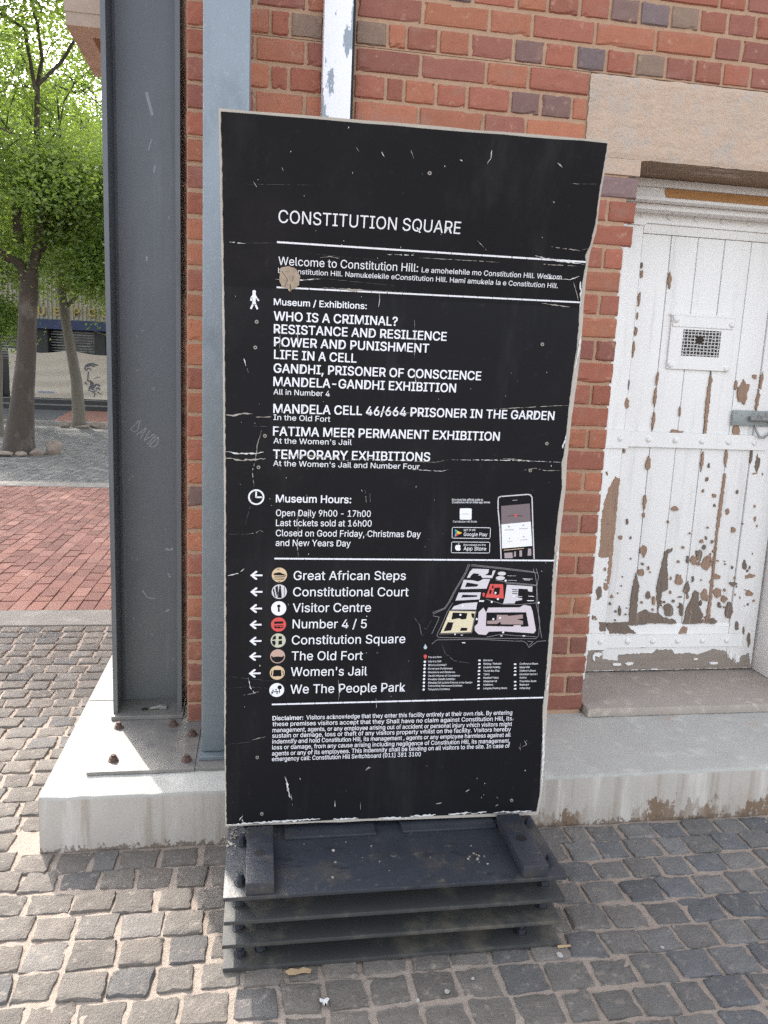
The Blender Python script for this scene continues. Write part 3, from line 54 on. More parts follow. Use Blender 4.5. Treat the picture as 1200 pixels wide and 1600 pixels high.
CHIPS = [["b",[[0.2145,0.9734],[0.2385,0.963],[0.2383,0.89],[0.2395,0.7648],[0.2376,0.6679],[0.2396,0.5701],[0.2378,0.4714],[0.2221,0.4714],[0.2231,0.5398],[0.221,0.6002],[0.1867,0.5925],[0.1704,0.5999],[0.1724,0.6599],[0.1661,0.7638],[0.1728,0.8523],[0.1862,0.911]]],["g",[[0.3624,0.5249],[0.3849,0.4636],[0.3852,0.3864],[0.3887,0.2789],[0.3566,0.2792],[0.3494,0.3478],[0.3547,0.4483]]],["g",[[0.3804,0.2814],[0.3839,0.3243],[0.4255,0.3474],[0.4594,0.3316],[0.4998,0.3313],[0.5228,0.3076],[0.5853,0.2953],[0.5956,0.2771]]],["g",[[0.4947,0.6245],[0.5324,0.6438],[0.5302,0.6286],[0.5115,0.617],[0.5128,0.5712],[0.5239,0.5098],[0.531,0.448],[0.5045,0.4325],[0.4977,0.386],[0.4967,0.3235],[0.4746,0.4481],[0.4842,0.5405],[0.491,0.5864]]],["g",[[0.666,0.44],[0.6899,0.4321],[0.7003,0.3615],[0.7258,0.3219],[0.7191,0.2759],[0.6284,0.2768],[0.6365,0.3461],[0.6522,0.3853]]],["b",[[0.7464,0.9963],[0.7561,0.9966],[0.757,0.847],[0.7523,0.6952],[0.7597,0.5101],[0.7604,0.2772],[0.7421,0.2773],[0.7494,0.4163],[0.7437,0.603],[0.7409,0.8467]]],["g",[[0.1624,0.1508],[0.2296,0.1537],[0.2382,0.1062],[0.3152,0.097],[0.316,0.1287],[0.4895,0.1339],[0.504,0.1496],[0.586,0.1484],[0.6007,0.1282],[0.6706,0.1311],[0.7215,0.1223],[0.8016,0.1493],[0.8705,0.1361],[0.8833,0.1034],[0.9087,0.103],[0.9301,0.07],[0.9501,0.1105],[0.9905,0.1261],[1.0121,0.0316],[0.5994,0.034],[0.1608,0.0404]]],["g",[[0.2447,0.2826],[0.3518,0.2871],[0.4409,0.28],[0.4495,0.2753],[0.3455,0.27],[0.3979,0.2302],[0.2617,0.2317],[0.2427,0.2631]]],["b",[[0.6096,0.2278],[0.6259,0.2633],[0.6511,0.2591],[0.6506,0.2289]]],["g",[[0.2008,0.2869],[0.2403,0.2865],[0.2406,0.2437],[0.2128,0.244]]],["b",[[0.616,1.3272],[0.6232,1.4552],[0.6331,1.4203],[0.6339,1.3279],[0.6344,1.1804],[0.6215,1.1764],[0.6206,1.2341]]],["g",[[0.2033,0.4294],[0.206,0.4134],[0.1988,0.4065],[0.1915,0.3955],[0.1825,0.4073],[0.1777,0.422],[0.1709,0.4396],[0.1786,0.451],[0.1853,0.4613],[0.1953,0.4586],[0.2022,0.4444]]],["b",[[0.2332,0.4599],[0.2321,0.4479],[0.2267,0.4406],[0.2194,0.4408],[0.2126,0.445],[0.2068,0.4538],[0.2093,0.4644],[0.2084,0.4769],[0.2159,0.4777],[0.2221,0.4754],[0.2272,0.4691]]],["b",[[0.2635,0.41],[0.2618,0.4061],[0.2597,0.4024],[0.2555,0.4037],[0.2509,0.4032],[0.2486,0.4077],[0.2501,0.4118],[0.2512,0.415],[0.2535,0.4196],[0.2579,0.4169],[0.26,0.4133]]],["g",[[0.3001,0.7656],[0.3004,0.7565],[0.2978,0.7552],[0.2963,0.7508],[0.2938,0.7549],[0.2913,0.7608],[0.2907,0.7697],[0.2909,0.7781],[0.2934,0.7791],[0.2957,0.7775],[0.2974,0.7712]]],["b",[[0.2787,0.6922],[0.2778,0.6862],[0.2744,0.6828],[0.2702,0.6794],[0.2665,0.6852],[0.262,0.6887],[0.2601,0.6959],[0.2656,0.6983],[0.2685,0.7004],[0.2721,0.7],[0.2773,0.6989]]],["g",[[0.3232,0.6889],[0.3234,0.6842],[0.3214,0.6834],[0.3201,0.6827],[0.3186,0.6839],[0.3165,0.6863],[0.3166,0.691],[0.3176,0.6935],[0.3188,0.6951],[0.3205,0.6964],[0.3221,0.6931]]],["b",[[0.4052,0.6315],[0.4046,0.6222],[0.4018,0.61],[0.3901,0.6075],[0.3809,0.6169],[0.3686,0.6239],[0.3717,0.6372],[0.3775,0.646],[0.3846,0.6565],[0.3969,0.6523],[0.4047,0.6424]]],["b",[[0.4029,0.525],[0.4021,0.5161],[0.3969,0.5091],[0.3883,0.511],[0.3798,0.5118],[0.3746,0.5202],[0.3713,0.5304],[0.3752,0.54],[0.385,0.5403],[0.3945,0.5441],[0.401,0.5345]]],["g",[[0.4457,0.4172],[0.4487,0.4074],[0.4426,0.4022],[0.4354,0.3973],[0.4272,0.403],[0.4232,0.4125],[0.4221,0.422],[0.4274,0.4274],[0.4315,0.4351],[0.4399,0.4344],[0.4428,0.4237]]],["b",[[0.4736,0.3899],[0.4741,0.3811],[0.4732,0.37],[0.4676,0.3677],[0.4616,0.3733],[0.4596,0.3854],[0.4584,0.3948],[0.4573,0.4079],[0.463,0.4102],[0.4689,0.4111],[0.473,0.4001]]],["g",[[0.57,0.3465],[0.5724,0.3263],[0.561,0.3133],[0.5452,0.3144],[0.5303,0.3209],[0.5296,0.3408],[0.516,0.3572],[0.5269,0.3695],[0.5387,0.3746],[0.5521,0.3752],[0.563,0.3625]]],["b",[[0.6009,0.4906],[0.6033,0.4773],[0.5949,0.4679],[0.5823,0.4685],[0.5689,0.4706],[0.5626,0.484],[0.5682,0.4949],[0.5647,0.51],[0.578,0.509],[0.5901,0.5149],[0.5938,0.499]]],["g",[[0.5717,0.388],[0.5719,0.3842],[0.5696,0.3815],[0.5662,0.3817],[0.5625,0.3821],[0.5599,0.3858],[0.5588,0.3905],[0.561,0.3941],[0.5647,0.3947],[0.5678,0.3935],[0.572,0.3926]]],["b",[[0.5414,0.8286],[0.5379,0.8215],[0.5262,0.82],[0.5177,0.8185],[0.5098,0.8213],[0.506,0.8257],[0.504,0.8306],[0.5089,0.8345],[0.5146,0.84],[0.5266,0.8403],[0.5341,0.8346]]],["b",[[0.7203,0.8937],[0.7205,0.8877],[0.7163,0.8838],[0.7105,0.886],[0.7049,0.8855],[0.7032,0.8911],[0.7013,0.896],[0.7031,0.9011],[0.709,0.8997],[0.713,0.9008],[0.7179,0.8988]]],["g",[[0.723,0.848],[0.7237,0.8438],[0.7223,0.8398],[0.7192,0.8406],[0.7162,0.8415],[0.7136,0.8453],[0.7146,0.8497],[0.7142,0.8547],[0.7172,0.8555],[0.7198,0.8536],[0.7221,0.8516]]],["b",[[0.669,0.9672],[0.6709,0.9609],[0.6666,0.9603],[0.6639,0.9577],[0.6601,0.959],[0.6582,0.9644],[0.6577,0.9694],[0.6588,0.9738],[0.6617,0.9758],[0.6651,0.9755],[0.6671,0.9709]]],["b",[[0.7977,0.8189],[0.7943,0.8123],[0.7912,0.8082],[0.7872,0.8035],[0.783,0.8104],[0.781,0.816],[0.779,0.8219],[0.7805,0.8275],[0.7839,0.831],[0.7893,0.8346],[0.7935,0.8266]]],["b",[[0.8432,0.7305],[0.8369,0.7245],[0.8342,0.7202],[0.8297,0.7197],[0.8249,0.7213],[0.8176,0.7253],[0.8199,0.7339],[0.8189,0.7439],[0.8258,0.7455],[0.8321,0.744],[0.8379,0.739]]],["g",[[0.8298,0.9122],[0.8295,0.9069],[0.8278,0.9024],[0.8243,0.904],[0.8209,0.9043],[0.8201,0.91],[0.8198,0.9139],[0.8207,0.917],[0.8226,0.9178],[0.8252,0.9218],[0.8284,0.9179]]],["b",[[0.9367,0.7867],[0.9375,0.7797],[0.9346,0.777],[0.9321,0.7714],[0.9274,0.7742],[0.925,0.7827],[0.9239,0.7903],[0.9242,0.7983],[0.9288,0.7974],[0.9321,0.7983],[0.9366,0.7952]]],["b",[[0.6827,0.677],[0.6851,0.6709],[0.6792,0.6697],[0.6749,0.6685],[0.6696,0.6694],[0.6649,0.6737],[0.6669,0.6792],[0.6681,0.6839],[0.6728,0.6853],[0.6782,0.6869],[0.6811,0.6813]]],["g",[[0.7001,0.6932],[0.6993,0.6896],[0.6982,0.6866],[0.6961,0.6832],[0.6937,0.6878],[0.6913,0.6907],[0.6908,0.6954],[0.6908,0.7009],[0.6944,0.6991],[0.6966,0.7003],[0.6992,0.6978]]],["g",[[0.7348,0.6767],[0.7331,0.6738],[0.7316,0.6711],[0.7286,0.6718],[0.7253,0.6715],[0.7235,0.6748],[0.7236,0.6781],[0.7241,0.6815],[0.727,0.683],[0.7302,0.6822],[0.7332,0.6802]]],["g",[[0.7001,0.6473],[0.6957,0.6424],[0.693,0.6395],[0.6894,0.6362],[0.6855,0.6403],[0.68,0.6435],[0.6825,0.6496],[0.6825,0.6557],[0.6866,0.6583],[0.6923,0.6607],[0.6975,0.6549]]],["g",[[0.6826,0.6088],[0.6816,0.5967],[0.6792,0.5819],[0.6687,0.5872],[0.6582,0.5859],[0.6574,0.6035],[0.6535,0.615],[0.6519,0.6324],[0.6634,0.6302],[0.6726,0.6359],[0.6829,0.6259]]],["b",[[0.6591,0.5872],[0.6612,0.5737],[0.6552,0.5627],[0.6443,0.563],[0.6366,0.5731],[0.628,0.5804],[0.6298,0.5924],[0.6326,0.6019],[0.6388,0.6097],[0.6469,0.601],[0.657,0.5999]]],["b",[[0.6819,0.5703],[0.6836,0.5638],[0.6783,0.5607],[0.6726,0.5594],[0.6663,0.5613],[0.6621,0.5669],[0.6603,0.5739],[0.6665,0.5768],[0.6708,0.5779],[0.6764,0.5817],[0.68,0.5755]]],["g",[[0.6227,0.587],[0.6216,0.5777],[0.6202,0.5704],[0.6166,0.5725],[0.613,0.5716],[0.6097,0.5812],[0.6097,0.5916],[0.6098,0.601],[0.6121,0.6079],[0.6162,0.6061],[0.6202,0.5984]]],["b",[[0.7421,0.576],[0.7395,0.563],[0.7307,0.5543],[0.7181,0.5367],[0.6974,0.5457],[0.6837,0.5646],[0.6933,0.5833],[0.6982,0.5971],[0.7102,0.6074],[0.7288,0.6089],[0.7359,0.5887]]],["g",[[0.6591,0.4968],[0.6585,0.4915],[0.6568,0.4865],[0.6529,0.4841],[0.6487,0.488],[0.6473,0.4943],[0.6474,0.499],[0.6464,0.5057],[0.6503,0.5073],[0.6543,0.5072],[0.6566,0.5014]]],["g",[[0.6417,0.4517],[0.6393,0.4367],[0.6345,0.4302],[0.6299,0.4183],[0.6219,0.4267],[0.6162,0.4427],[0.6155,0.4599],[0.6186,0.471],[0.6238,0.4741],[0.6302,0.4865],[0.6361,0.4674]]],["g",[[0.6217,0.3462],[0.6216,0.3289],[0.6202,0.3128],[0.6141,0.3187],[0.6081,0.3159],[0.6042,0.3371],[0.5987,0.3586],[0.5994,0.3807],[0.6075,0.3741],[0.6122,0.3763],[0.6171,0.3624]]],["b",[[0.742,0.4124],[0.7409,0.3918],[0.7307,0.3894],[0.724,0.389],[0.7167,0.3924],[0.7084,0.4032],[0.7016,0.4243],[0.7107,0.4344],[0.7156,0.449],[0.7261,0.4469],[0.731,0.4256]]],["b",[[0.7917,0.5062],[0.7897,0.4981],[0.7803,0.4952],[0.7719,0.4947],[0.7636,0.4971],[0.7565,0.5024],[0.7596,0.5091],[0.7591,0.5172],[0.768,0.5208],[0.7761,0.5142],[0.7863,0.5137]]],["b",[[0.8038,0.428],[0.8075,0.4129],[0.7977,0.4057],[0.787,0.4017],[0.7763,0.4097],[0.7699,0.4216],[0.7591,0.4377],[0.7738,0.4436],[0.7807,0.4523],[0.7915,0.4479],[0.8037,0.4431]]],["b",[[0.8441,0.3963],[0.8384,0.3874],[0.8306,0.3846],[0.8238,0.3842],[0.8153,0.384],[0.8115,0.3925],[0.8104,0.4005],[0.8123,0.4086],[0.8188,0.4155],[0.8284,0.4112],[0.8369,0.4059]]],["g",[[0.8011,0.2895],[0.8003,0.2812],[0.7895,0.2751],[0.7733,0.2746],[0.7579,0.278],[0.7491,0.2857],[0.7468,0.2945],[0.753,0.3029],[0.771,0.3008],[0.7845,0.3024],[0.7904,0.2951]]],["g",[[0.9204,0.565],[0.9216,0.5497],[0.9153,0.5406],[0.9064,0.5429],[0.8984,0.547],[0.8956,0.5599],[0.8938,0.5702],[0.8966,0.5782],[0.8991,0.5928],[0.9085,0.5885],[0.9128,0.5745]]],["b",[[0.9735,0.5104],[0.9601,0.5055],[0.9552,0.5],[0.9432,0.5021],[0.9263,0.4989],[0.9186,0.5064],[0.9158,0.5144],[0.9316,0.5172],[0.9384,0.5245],[0.9512,0.5192],[0.9657,0.5176]]],["b",[[0.9741,0.4252],[0.9693,0.4159],[0.9605,0.4112],[0.9507,0.4132],[0.9392,0.4117],[0.9299,0.4198],[0.9319,0.43],[0.936,0.4385],[0.9453,0.4442],[0.956,0.4376],[0.9633,0.4325]]],["g",[[0.8836,0.4711],[0.874,0.4668],[0.8688,0.4633],[0.8599,0.4584],[0.8517,0.4642],[0.8467,0.4686],[0.8432,0.474],[0.8463,0.4801],[0.8586,0.4784],[0.8669,0.4791],[0.8804,0.4782]]],["g",[[0.8745,0.3447],[0.874,0.323],[0.8695,0.3042],[0.8585,0.3014],[0.8458,0.3077],[0.8385,0.3329],[0.8386,0.3549],[0.8444,0.366],[0.8483,0.3818],[0.8586,0.3822],[0.8677,0.3653]]],["g",[[0.9166,0.2605],[0.9225,0.2456],[0.9142,0.2455],[0.91,0.24],[0.9033,0.2427],[0.8971,0.2534],[0.8968,0.2671],[0.8971,0.2811],[0.9033,0.2872],[0.9107,0.2802],[0.9166,0.2726]]],["g",[[0.9521,0.2401],[0.9511,0.2287],[0.9506,0.2185],[0.9471,0.2218],[0.9438,0.2218],[0.9402,0.233],[0.9392,0.2464],[0.9405,0.2537],[0.9421,0.2584],[0.9447,0.2611],[0.948,0.2514]]],["g",[[0.9902,0.1912],[0.9901,0.1743],[0.9871,0.1649],[0.9835,0.1524],[0.9772,0.1703],[0.9734,0.1842],[0.9672,0.2022],[0.9696,0.2169],[0.9729,0.2296],[0.9799,0.2274],[0.9857,0.2088]]],["g",[[0.309,0.3403],[0.3082,0.328],[0.307,0.3187],[0.304,0.317],[0.3001,0.3192],[0.2971,0.3329],[0.2947,0.3488],[0.2972,0.3572],[0.2986,0.3679],[0.3025,0.3593],[0.3059,0.3536]]],["g",[[0.1767,0.3103],[0.1756,0.3054],[0.1748,0.299],[0.1711,0.2999],[0.1675,0.3015],[0.1659,0.3076],[0.1662,0.3128],[0.1667,0.3178],[0.1689,0.3221],[0.1724,0.3202],[0.1753,0.3161]]],["b",[[0.3767,0.8631],[0.3748,0.8529],[0.3741,0.8425],[0.371,0.8383],[0.3676,0.851],[0.3643,0.8571],[0.3616,0.87],[0.3629,0.881],[0.3652,0.89],[0.3698,0.8877],[0.3726,0.8731]]],["b",[[0.3765,0.7963],[0.3772,0.7911],[0.376,0.7863],[0.3731,0.7839],[0.3705,0.7897],[0.3668,0.7925],[0.3655,0.8002],[0.367,0.8067],[0.3707,0.8071],[0.374,0.808],[0.3774,0.8037]]],["b",[[0.3488,0.1677],[0.3449,0.1654],[0.3398,0.1623],[0.3244,0.1611],[0.3131,0.1642],[0.3072,0.1669],[0.303,0.1701],[0.3116,0.1725],[0.3244,0.1731],[0.3391,0.1737],[0.3422,0.17]]],["g",[[0.4586,0.1662],[0.4529,0.1637],[0.4502,0.1593],[0.4341,0.1597],[0.4209,0.1617],[0.4091,0.1647],[0.418,0.1682],[0.4174,0.1725],[0.4327,0.1733],[0.447,0.1724],[0.4561,0.1695]]],["g",[[0.2379,0.1536],[0.2354,0.1505],[0.2276,0.1471],[0.2093,0.146],[0.1908,0.1482],[0.1877,0.1526],[0.1811,0.1566],[0.1967,0.1585],[0.2101,0.1588],[0.2267,0.1606],[0.2436,0.1579]]],["g",[[0.6057,0.4074],[0.6058,0.4058],[0.6008,0.405],[0.5951,0.404],[0.5911,0.4056],[0.5886,0.4068],[0.5853,0.4083],[0.5902,0.4094],[0.5943,0.4108],[0.602,0.4109],[0.6085,0.4095]]],["g",[[0.8151,0.3609],[0.8163,0.357],[0.813,0.3537],[0.8073,0.3529],[0.8038,0.357],[0.7985,0.3588],[0.7974,0.3632],[0.8001,0.3671],[0.8062,0.3658],[0.8104,0.3665],[0.8147,0.3645]]],["b",[[0.91,1.0001],[0.9068,0.9985],[0.903,0.9974],[0.8975,0.9952],[0.8902,0.9963],[0.8848,0.9982],[0.8851,1.0007],[0.892,1.002],[0.8965,1.0038],[0.9036,1.0033],[0.9103,1.0024]]],["b",[[0.2514,1.8493],[0.2531,1.8381],[0.2489,1.8366],[0.2461,1.8355],[0.2435,1.8386],[0.2427,1.8462],[0.2427,1.8531],[0.2424,1.8643],[0.2463,1.8613],[0.2501,1.8688],[0.2524,1.8592]]],["b",[[0.2519,1.7458],[0.2509,1.731],[0.2492,1.7163],[0.2461,1.7164],[0.2443,1.7286],[0.2428,1.7391],[0.2409,1.7566],[0.2443,1.7643],[0.2464,1.7726],[0.2495,1.7771],[0.2519,1.7638]]],["b",[[0.2496,1.6784],[0.2495,1.6704],[0.2479,1.6664],[0.2461,1.66],[0.2443,1.6657],[0.2443,1.6753],[0.2437,1.6828],[0.2444,1.6915],[0.2464,1.6904],[0.2479,1.6893],[0.2494,1.6861]]],["b",[[0.2542,1.6104],[0.2513,1.6001],[0.2489,1.5927],[0.2457,1.592],[0.2434,1.5986],[0.2393,1.6038],[0.2423,1.6152],[0.242,1.629],[0.2459,1.6269],[0.2485,1.6247],[0.2524,1.6231]]],["b",[[0.251,1.535],[0.247,1.5229],[0.246,1.5044],[0.2422,1.4975],[0.2403,1.5178],[0.2366,1.5254],[0.2393,1.5416],[0.2391,1.5613],[0.2425,1.5695],[0.2459,1.5622],[0.2474,1.5483]]],["b",[[0.2448,1.2985],[0.2475,1.2844],[0.2417,1.2763],[0.2347,1.2746],[0.2296,1.2834],[0.2251,1.2929],[0.2266,1.3053],[0.2291,1.3167],[0.2349,1.3233],[0.2405,1.3154],[0.2463,1.3106]]],["b",[[0.3885,1.8339],[0.3845,1.8197],[0.3832,1.7968],[0.3776,1.8025],[0.3748,1.8165],[0.3713,1.8259],[0.3727,1.8412],[0.3729,1.8599],[0.3773,1.8694],[0.3811,1.8554],[0.3857,1.8517]]],["b",[[0.3744,1.409],[0.3722,1.3966],[0.3709,1.3848],[0.3684,1.3816],[0.3664,1.3909],[0.3634,1.3996],[0.3633,1.4196],[0.3662,1.4287],[0.3684,1.43],[0.3713,1.4416],[0.373,1.425]]],["b",[[0.3755,1.3316],[0.3745,1.3077],[0.3713,1.2889],[0.367,1.2996],[0.3636,1.3054],[0.3605,1.3205],[0.362,1.3416],[0.3635,1.3587],[0.3666,1.3729],[0.3709,1.3726],[0.3719,1.3469]]],["b",[[0.3777,1.2255],[0.3754,1.2111],[0.3739,1.198],[0.3711,1.1827],[0.3685,1.1994],[0.3656,1.214],[0.3653,1.2389],[0.3688,1.2488],[0.371,1.2636],[0.3744,1.2629],[0.377,1.2472]]],["b",[[0.4969,1.2726],[0.4975,1.2592],[0.4959,1.2497],[0.4937,1.2532],[0.4914,1.2533],[0.491,1.2676],[0.4899,1.2802],[0.4918,1.2874],[0.4932,1.2951],[0.4951,1.2895],[0.4974,1.2866]]],["b",[[0.5144,1.178],[0.5133,1.1738],[0.5074,1.1676],[0.4847,1.1705],[0.4639,1.1728],[0.457,1.1788],[0.4644,1.183],[0.4637,1.1893],[0.4843,1.1896],[0.4992,1.1848],[0.5248,1.1836]]],["b",[[0.8118,1.3687],[0.8133,1.3407],[0.8054,1.3131],[0.7899,1.327],[0.7743,1.3256],[0.7642,1.3539],[0.763,1.3886],[0.778,1.402],[0.7865,1.4268],[0.7986,1.4046],[0.8182,1.4051]]],["b",[[0.758,1.3965],[0.7579,1.3853],[0.7552,1.3799],[0.7521,1.3768],[0.7489,1.3815],[0.745,1.3896],[0.7456,1.4037],[0.7479,1.4136],[0.7512,1.4177],[0.7553,1.421],[0.7578,1.4084]]],["b",[[0.7989,1.1947],[0.797,1.1775],[0.7859,1.1748],[0.7778,1.1718],[0.77,1.1787],[0.7638,1.1895],[0.7635,1.204],[0.7679,1.2163],[0.7756,1.2291],[0.786,1.2197],[0.7924,1.2084]]],["b",[[0.8815,1.4228],[0.8782,1.4082],[0.8782,1.3831],[0.8748,1.3847],[0.8712,1.389],[0.8709,1.4156],[0.8697,1.4325],[0.8703,1.4507],[0.8729,1.4535],[0.876,1.4662],[0.8796,1.4496]]],["b",[[0.8742,1.3364],[0.8761,1.3134],[0.8714,1.3098],[0.8681,1.2887],[0.8626,1.2995],[0.862,1.3278],[0.861,1.3469],[0.8636,1.3591],[0.8653,1.3859],[0.8703,1.3688],[0.8759,1.3631]]],["b",[[0.8466,1.4414],[0.8483,1.4346],[0.8443,1.4301],[0.8393,1.4338],[0.8341,1.4329],[0.8322,1.4391],[0.8294,1.4462],[0.8346,1.4496],[0.8388,1.4501],[0.8423,1.4489],[0.8476,1.4479]]],["b",[[0.3779,1.038],[0.3798,1.0176],[0.3733,1.0075],[0.3661,1.003],[0.3593,1.0126],[0.3566,1.0306],[0.3594,1.0459],[0.3622,1.0565],[0.3662,1.0687],[0.3714,1.0594],[0.3772,1.054]]],["b",[[0.6353,1.0595],[0.6353,1.0315],[0.632,1.027],[0.6297,1.0019],[0.6268,1.026],[0.6257,1.0497],[0.6236,1.0751],[0.6265,1.0874],[0.6285,1.0963],[0.631,1.0948],[0.6331,1.0799]]],["b",[[0.7535,1.07],[0.7533,1.0511],[0.7524,1.0249],[0.7479,1.0371],[0.7442,1.0394],[0.7405,1.0569],[0.7395,1.0855],[0.7426,1.1033],[0.7461,1.1114],[0.7495,1.0987],[0.7528,1.0903]]],["g",[[0.6697,1.0312],[0.6702,1.0229],[0.6674,1.0223],[0.6655,1.0192],[0.6639,1.0239],[0.661,1.0272],[0.6622,1.035],[0.6632,1.0407],[0.6651,1.0432],[0.6675,1.0441],[0.6682,1.0361]]],["g",[[0.6717,0.968],[0.6684,0.9639],[0.6656,0.9622],[0.6627,0.9605],[0.6592,0.9619],[0.659,0.9671],[0.659,0.9706],[0.66,0.9741],[0.6624,0.9769],[0.6666,0.9783],[0.6693,0.9734]]],["g",[[0.9184,1.0438],[0.9142,1.0244],[0.9119,1.0005],[0.9046,1.01],[0.8989,1.0171],[0.8939,1.0335],[0.8952,1.0551],[0.8963,1.0769],[0.9015,1.0936],[0.9078,1.0734],[0.9166,1.0724]]],["g",[[0.8771,1.0733],[0.8776,1.0596],[0.875,1.0542],[0.8724,1.046],[0.8697,1.0567],[0.8668,1.066],[0.8679,1.0798],[0.8681,1.0941],[0.8703,1.1108],[0.8749,1.1065],[0.8773,1.0885]]],["g",[[0.1771,0.9845],[0.1775,0.9796],[0.1753,0.9755],[0.1722,0.979],[0.1704,0.9806],[0.1688,0.9832],[0.168,0.9873],[0.169,0.9921],[0.1723,0.991],[0.1755,0.9938],[0.1758,0.9876]]],["b",[[0.2508,1.0892],[0.2492,1.0834],[0.2474,1.0771],[0.244,1.0801],[0.2419,1.0835],[0.2408,1.0876],[0.241,1.092],[0.2409,1.0987],[0.244,1.0993],[0.2471,1.0998],[0.2501,1.0962]]],["b",[[0.3775,0.855],[0.3742,0.843],[0.3733,0.8229],[0.3692,0.8236],[0.3671,0.8394],[0.3631,0.8465],[0.3648,0.8632],[0.3651,0.8824],[0.3689,0.8907],[0.3729,0.8848],[0.3755,0.8718]]],["g",[[0.2476,1.8857],[0.2483,1.8782],[0.2458,1.8766],[0.2438,1.8737],[0.2422,1.8783],[0.2399,1.8819],[0.2413,1.8886],[0.241,1.8979],[0.2438,1.9],[0.246,1.8956],[0.2474,1.8914]]],["g",[[0.2406,1.3827],[0.2387,1.3749],[0.2383,1.3597],[0.2363,1.3569],[0.235,1.3683],[0.2338,1.3769],[0.2335,1.39],[0.2349,1.3995],[0.2366,1.4027],[0.2379,1.3976],[0.2398,1.3953]]],["w",[[0.3321,0.0808],[0.3351,0.0764],[0.3197,0.0751],[0.3056,0.0741],[0.2936,0.0767],[0.2895,0.0801],[0.2894,0.0831],[0.2904,0.087],[0.3047,0.0877],[0.318,0.0867],[0.3313,0.0847]]],["w",[[0.392,0.0837],[0.3903,0.0805],[0.3821,0.0784],[0.3696,0.0752],[0.3585,0.0792],[0.3567,0.0829],[0.3504,0.0864],[0.3578,0.0893],[0.3689,0.0911],[0.3843,0.0916],[0.3976,0.0884]]],["w",[[0.5382,0.0473],[0.533,0.0431],[0.5202,0.042],[0.5092,0.0416],[0.5009,0.0441],[0.4876,0.0461],[0.4836,0.0509],[0.4912,0.0553],[0.507,0.0555],[0.5216,0.0553],[0.527,0.0508]]],["w",[[0.4229,0.0472],[0.4194,0.0449],[0.416,0.0415],[0.4031,0.0426],[0.3868,0.0421],[0.3805,0.046],[0.3852,0.0494],[0.3916,0.0518],[0.4013,0.0537],[0.4154,0.0535],[0.4218,0.05]]],["w",[[0.8284,0.0776],[0.8269,0.0745],[0.8169,0.0731],[0.8058,0.0724],[0.7906,0.0727],[0.7916,0.0769],[0.7836,0.0802],[0.7929,0.0826],[0.8041,0.084],[0.8177,0.0836],[0.8314,0.0815]]],["w",[[0.7212,0.1005],[0.7189,0.0985],[0.7161,0.0968],[0.7109,0.0966],[0.7032,0.0961],[0.7026,0.0996],[0.7006,0.1023],[0.7035,0.1047],[0.7099,0.1047],[0.7163,0.1056],[0.7228,0.1038]]],["w",[[0.9025,0.1194],[0.902,0.1097],[0.9024,0.0939],[0.8953,0.0974],[0.8894,0.1024],[0.8823,0.1115],[0.8822,0.1267],[0.8841,0.1383],[0.8889,0.1445],[0.8955,0.1423],[0.9033,0.1359]]],["w",[[0.9412,0.1025],[0.9428,0.085],[0.9361,0.0826],[0.9316,0.0816],[0.9261,0.0837],[0.9189,0.0936],[0.9188,0.1105],[0.9209,0.122],[0.9258,0.1244],[0.9308,0.123],[0.9363,0.1161]]],["w",[[0.2337,0.13],[0.2219,0.1251],[0.2188,0.1177],[0.2067,0.1218],[0.1991,0.1241],[0.1874,0.1271],[0.1913,0.1335],[0.1932,0.1401],[0.2048,0.1397],[0.2154,0.1413],[0.2281,0.1381]]],["w",[[0.1987,0.1148],[0.1983,0.1074],[0.1969,0.1016],[0.1942,0.0994],[0.1914,0.1047],[0.1883,0.1102],[0.1873,0.1198],[0.1876,0.1297],[0.191,0.1323],[0.1943,0.1259],[0.1965,0.1215]]]]

# ---------------------------------------------------------------- materials
def mix_rgb(nt, a, b, fac, mode='MIX'):
    m = nt.nodes.new('ShaderNodeMix'); m.data_type = 'RGBA'; m.blend_type = mode
    for sock, v in ((m.inputs[0], fac), (m.inputs[6], a), (m.inputs[7], b)):
        if isinstance(v, bpy.types.NodeSocket): nt.links.new(v, sock)
        elif isinstance(v, (int, float)): sock.default_value = v
        else: sock.default_value = (*v, 1)
    return m.outputs[2]
def noise(nt, vec, scale, detail=5, rough=.6, dist=0):
    n = nt.nodes.new('ShaderNodeTexNoise'); n.inputs['Scale'].default_value = scale
    n.inputs['Detail'].default_value = detail; n.inputs['Roughness'].default_value = rough; n.inputs['Distortion'].default_value = dist
    nt.links.new(vec, n.inputs['Vector']); return n.outputs['Fac']
def ramp(nt, v, lo, hi):
    r = nt.nodes.new('ShaderNodeMapRange'); r.inputs['From Min'].default_value = lo; r.inputs['From Max'].default_value = hi
    r.interpolation_type = 'SMOOTHSTEP'; nt.links.new(v, r.inputs['Value']); return r.outputs['Result']
def math_n(nt, op, a, b=0.0):
    m = nt.nodes.new('ShaderNodeMath'); m.operation = op
    for s, v in ((m.inputs[0], a), (m.inputs[1], b)):
        if isinstance(v, bpy.types.NodeSocket): nt.links.new(v, s)
        else: s.default_value = v
    return m.outputs[0]
def coords(nt, scale=(1, 1, 1), geo=False):
    if geo: src = nt.nodes.new('ShaderNodeNewGeometry').outputs['Position']
    else: src = nt.nodes.new('ShaderNodeTexCoord').outputs['Object']
    mp = nt.nodes.new('ShaderNodeMapping'); mp.inputs['Scale'].default_value = scale
    nt.links.new(src, mp.inputs['Vector']); return mp.outputs['Vector']
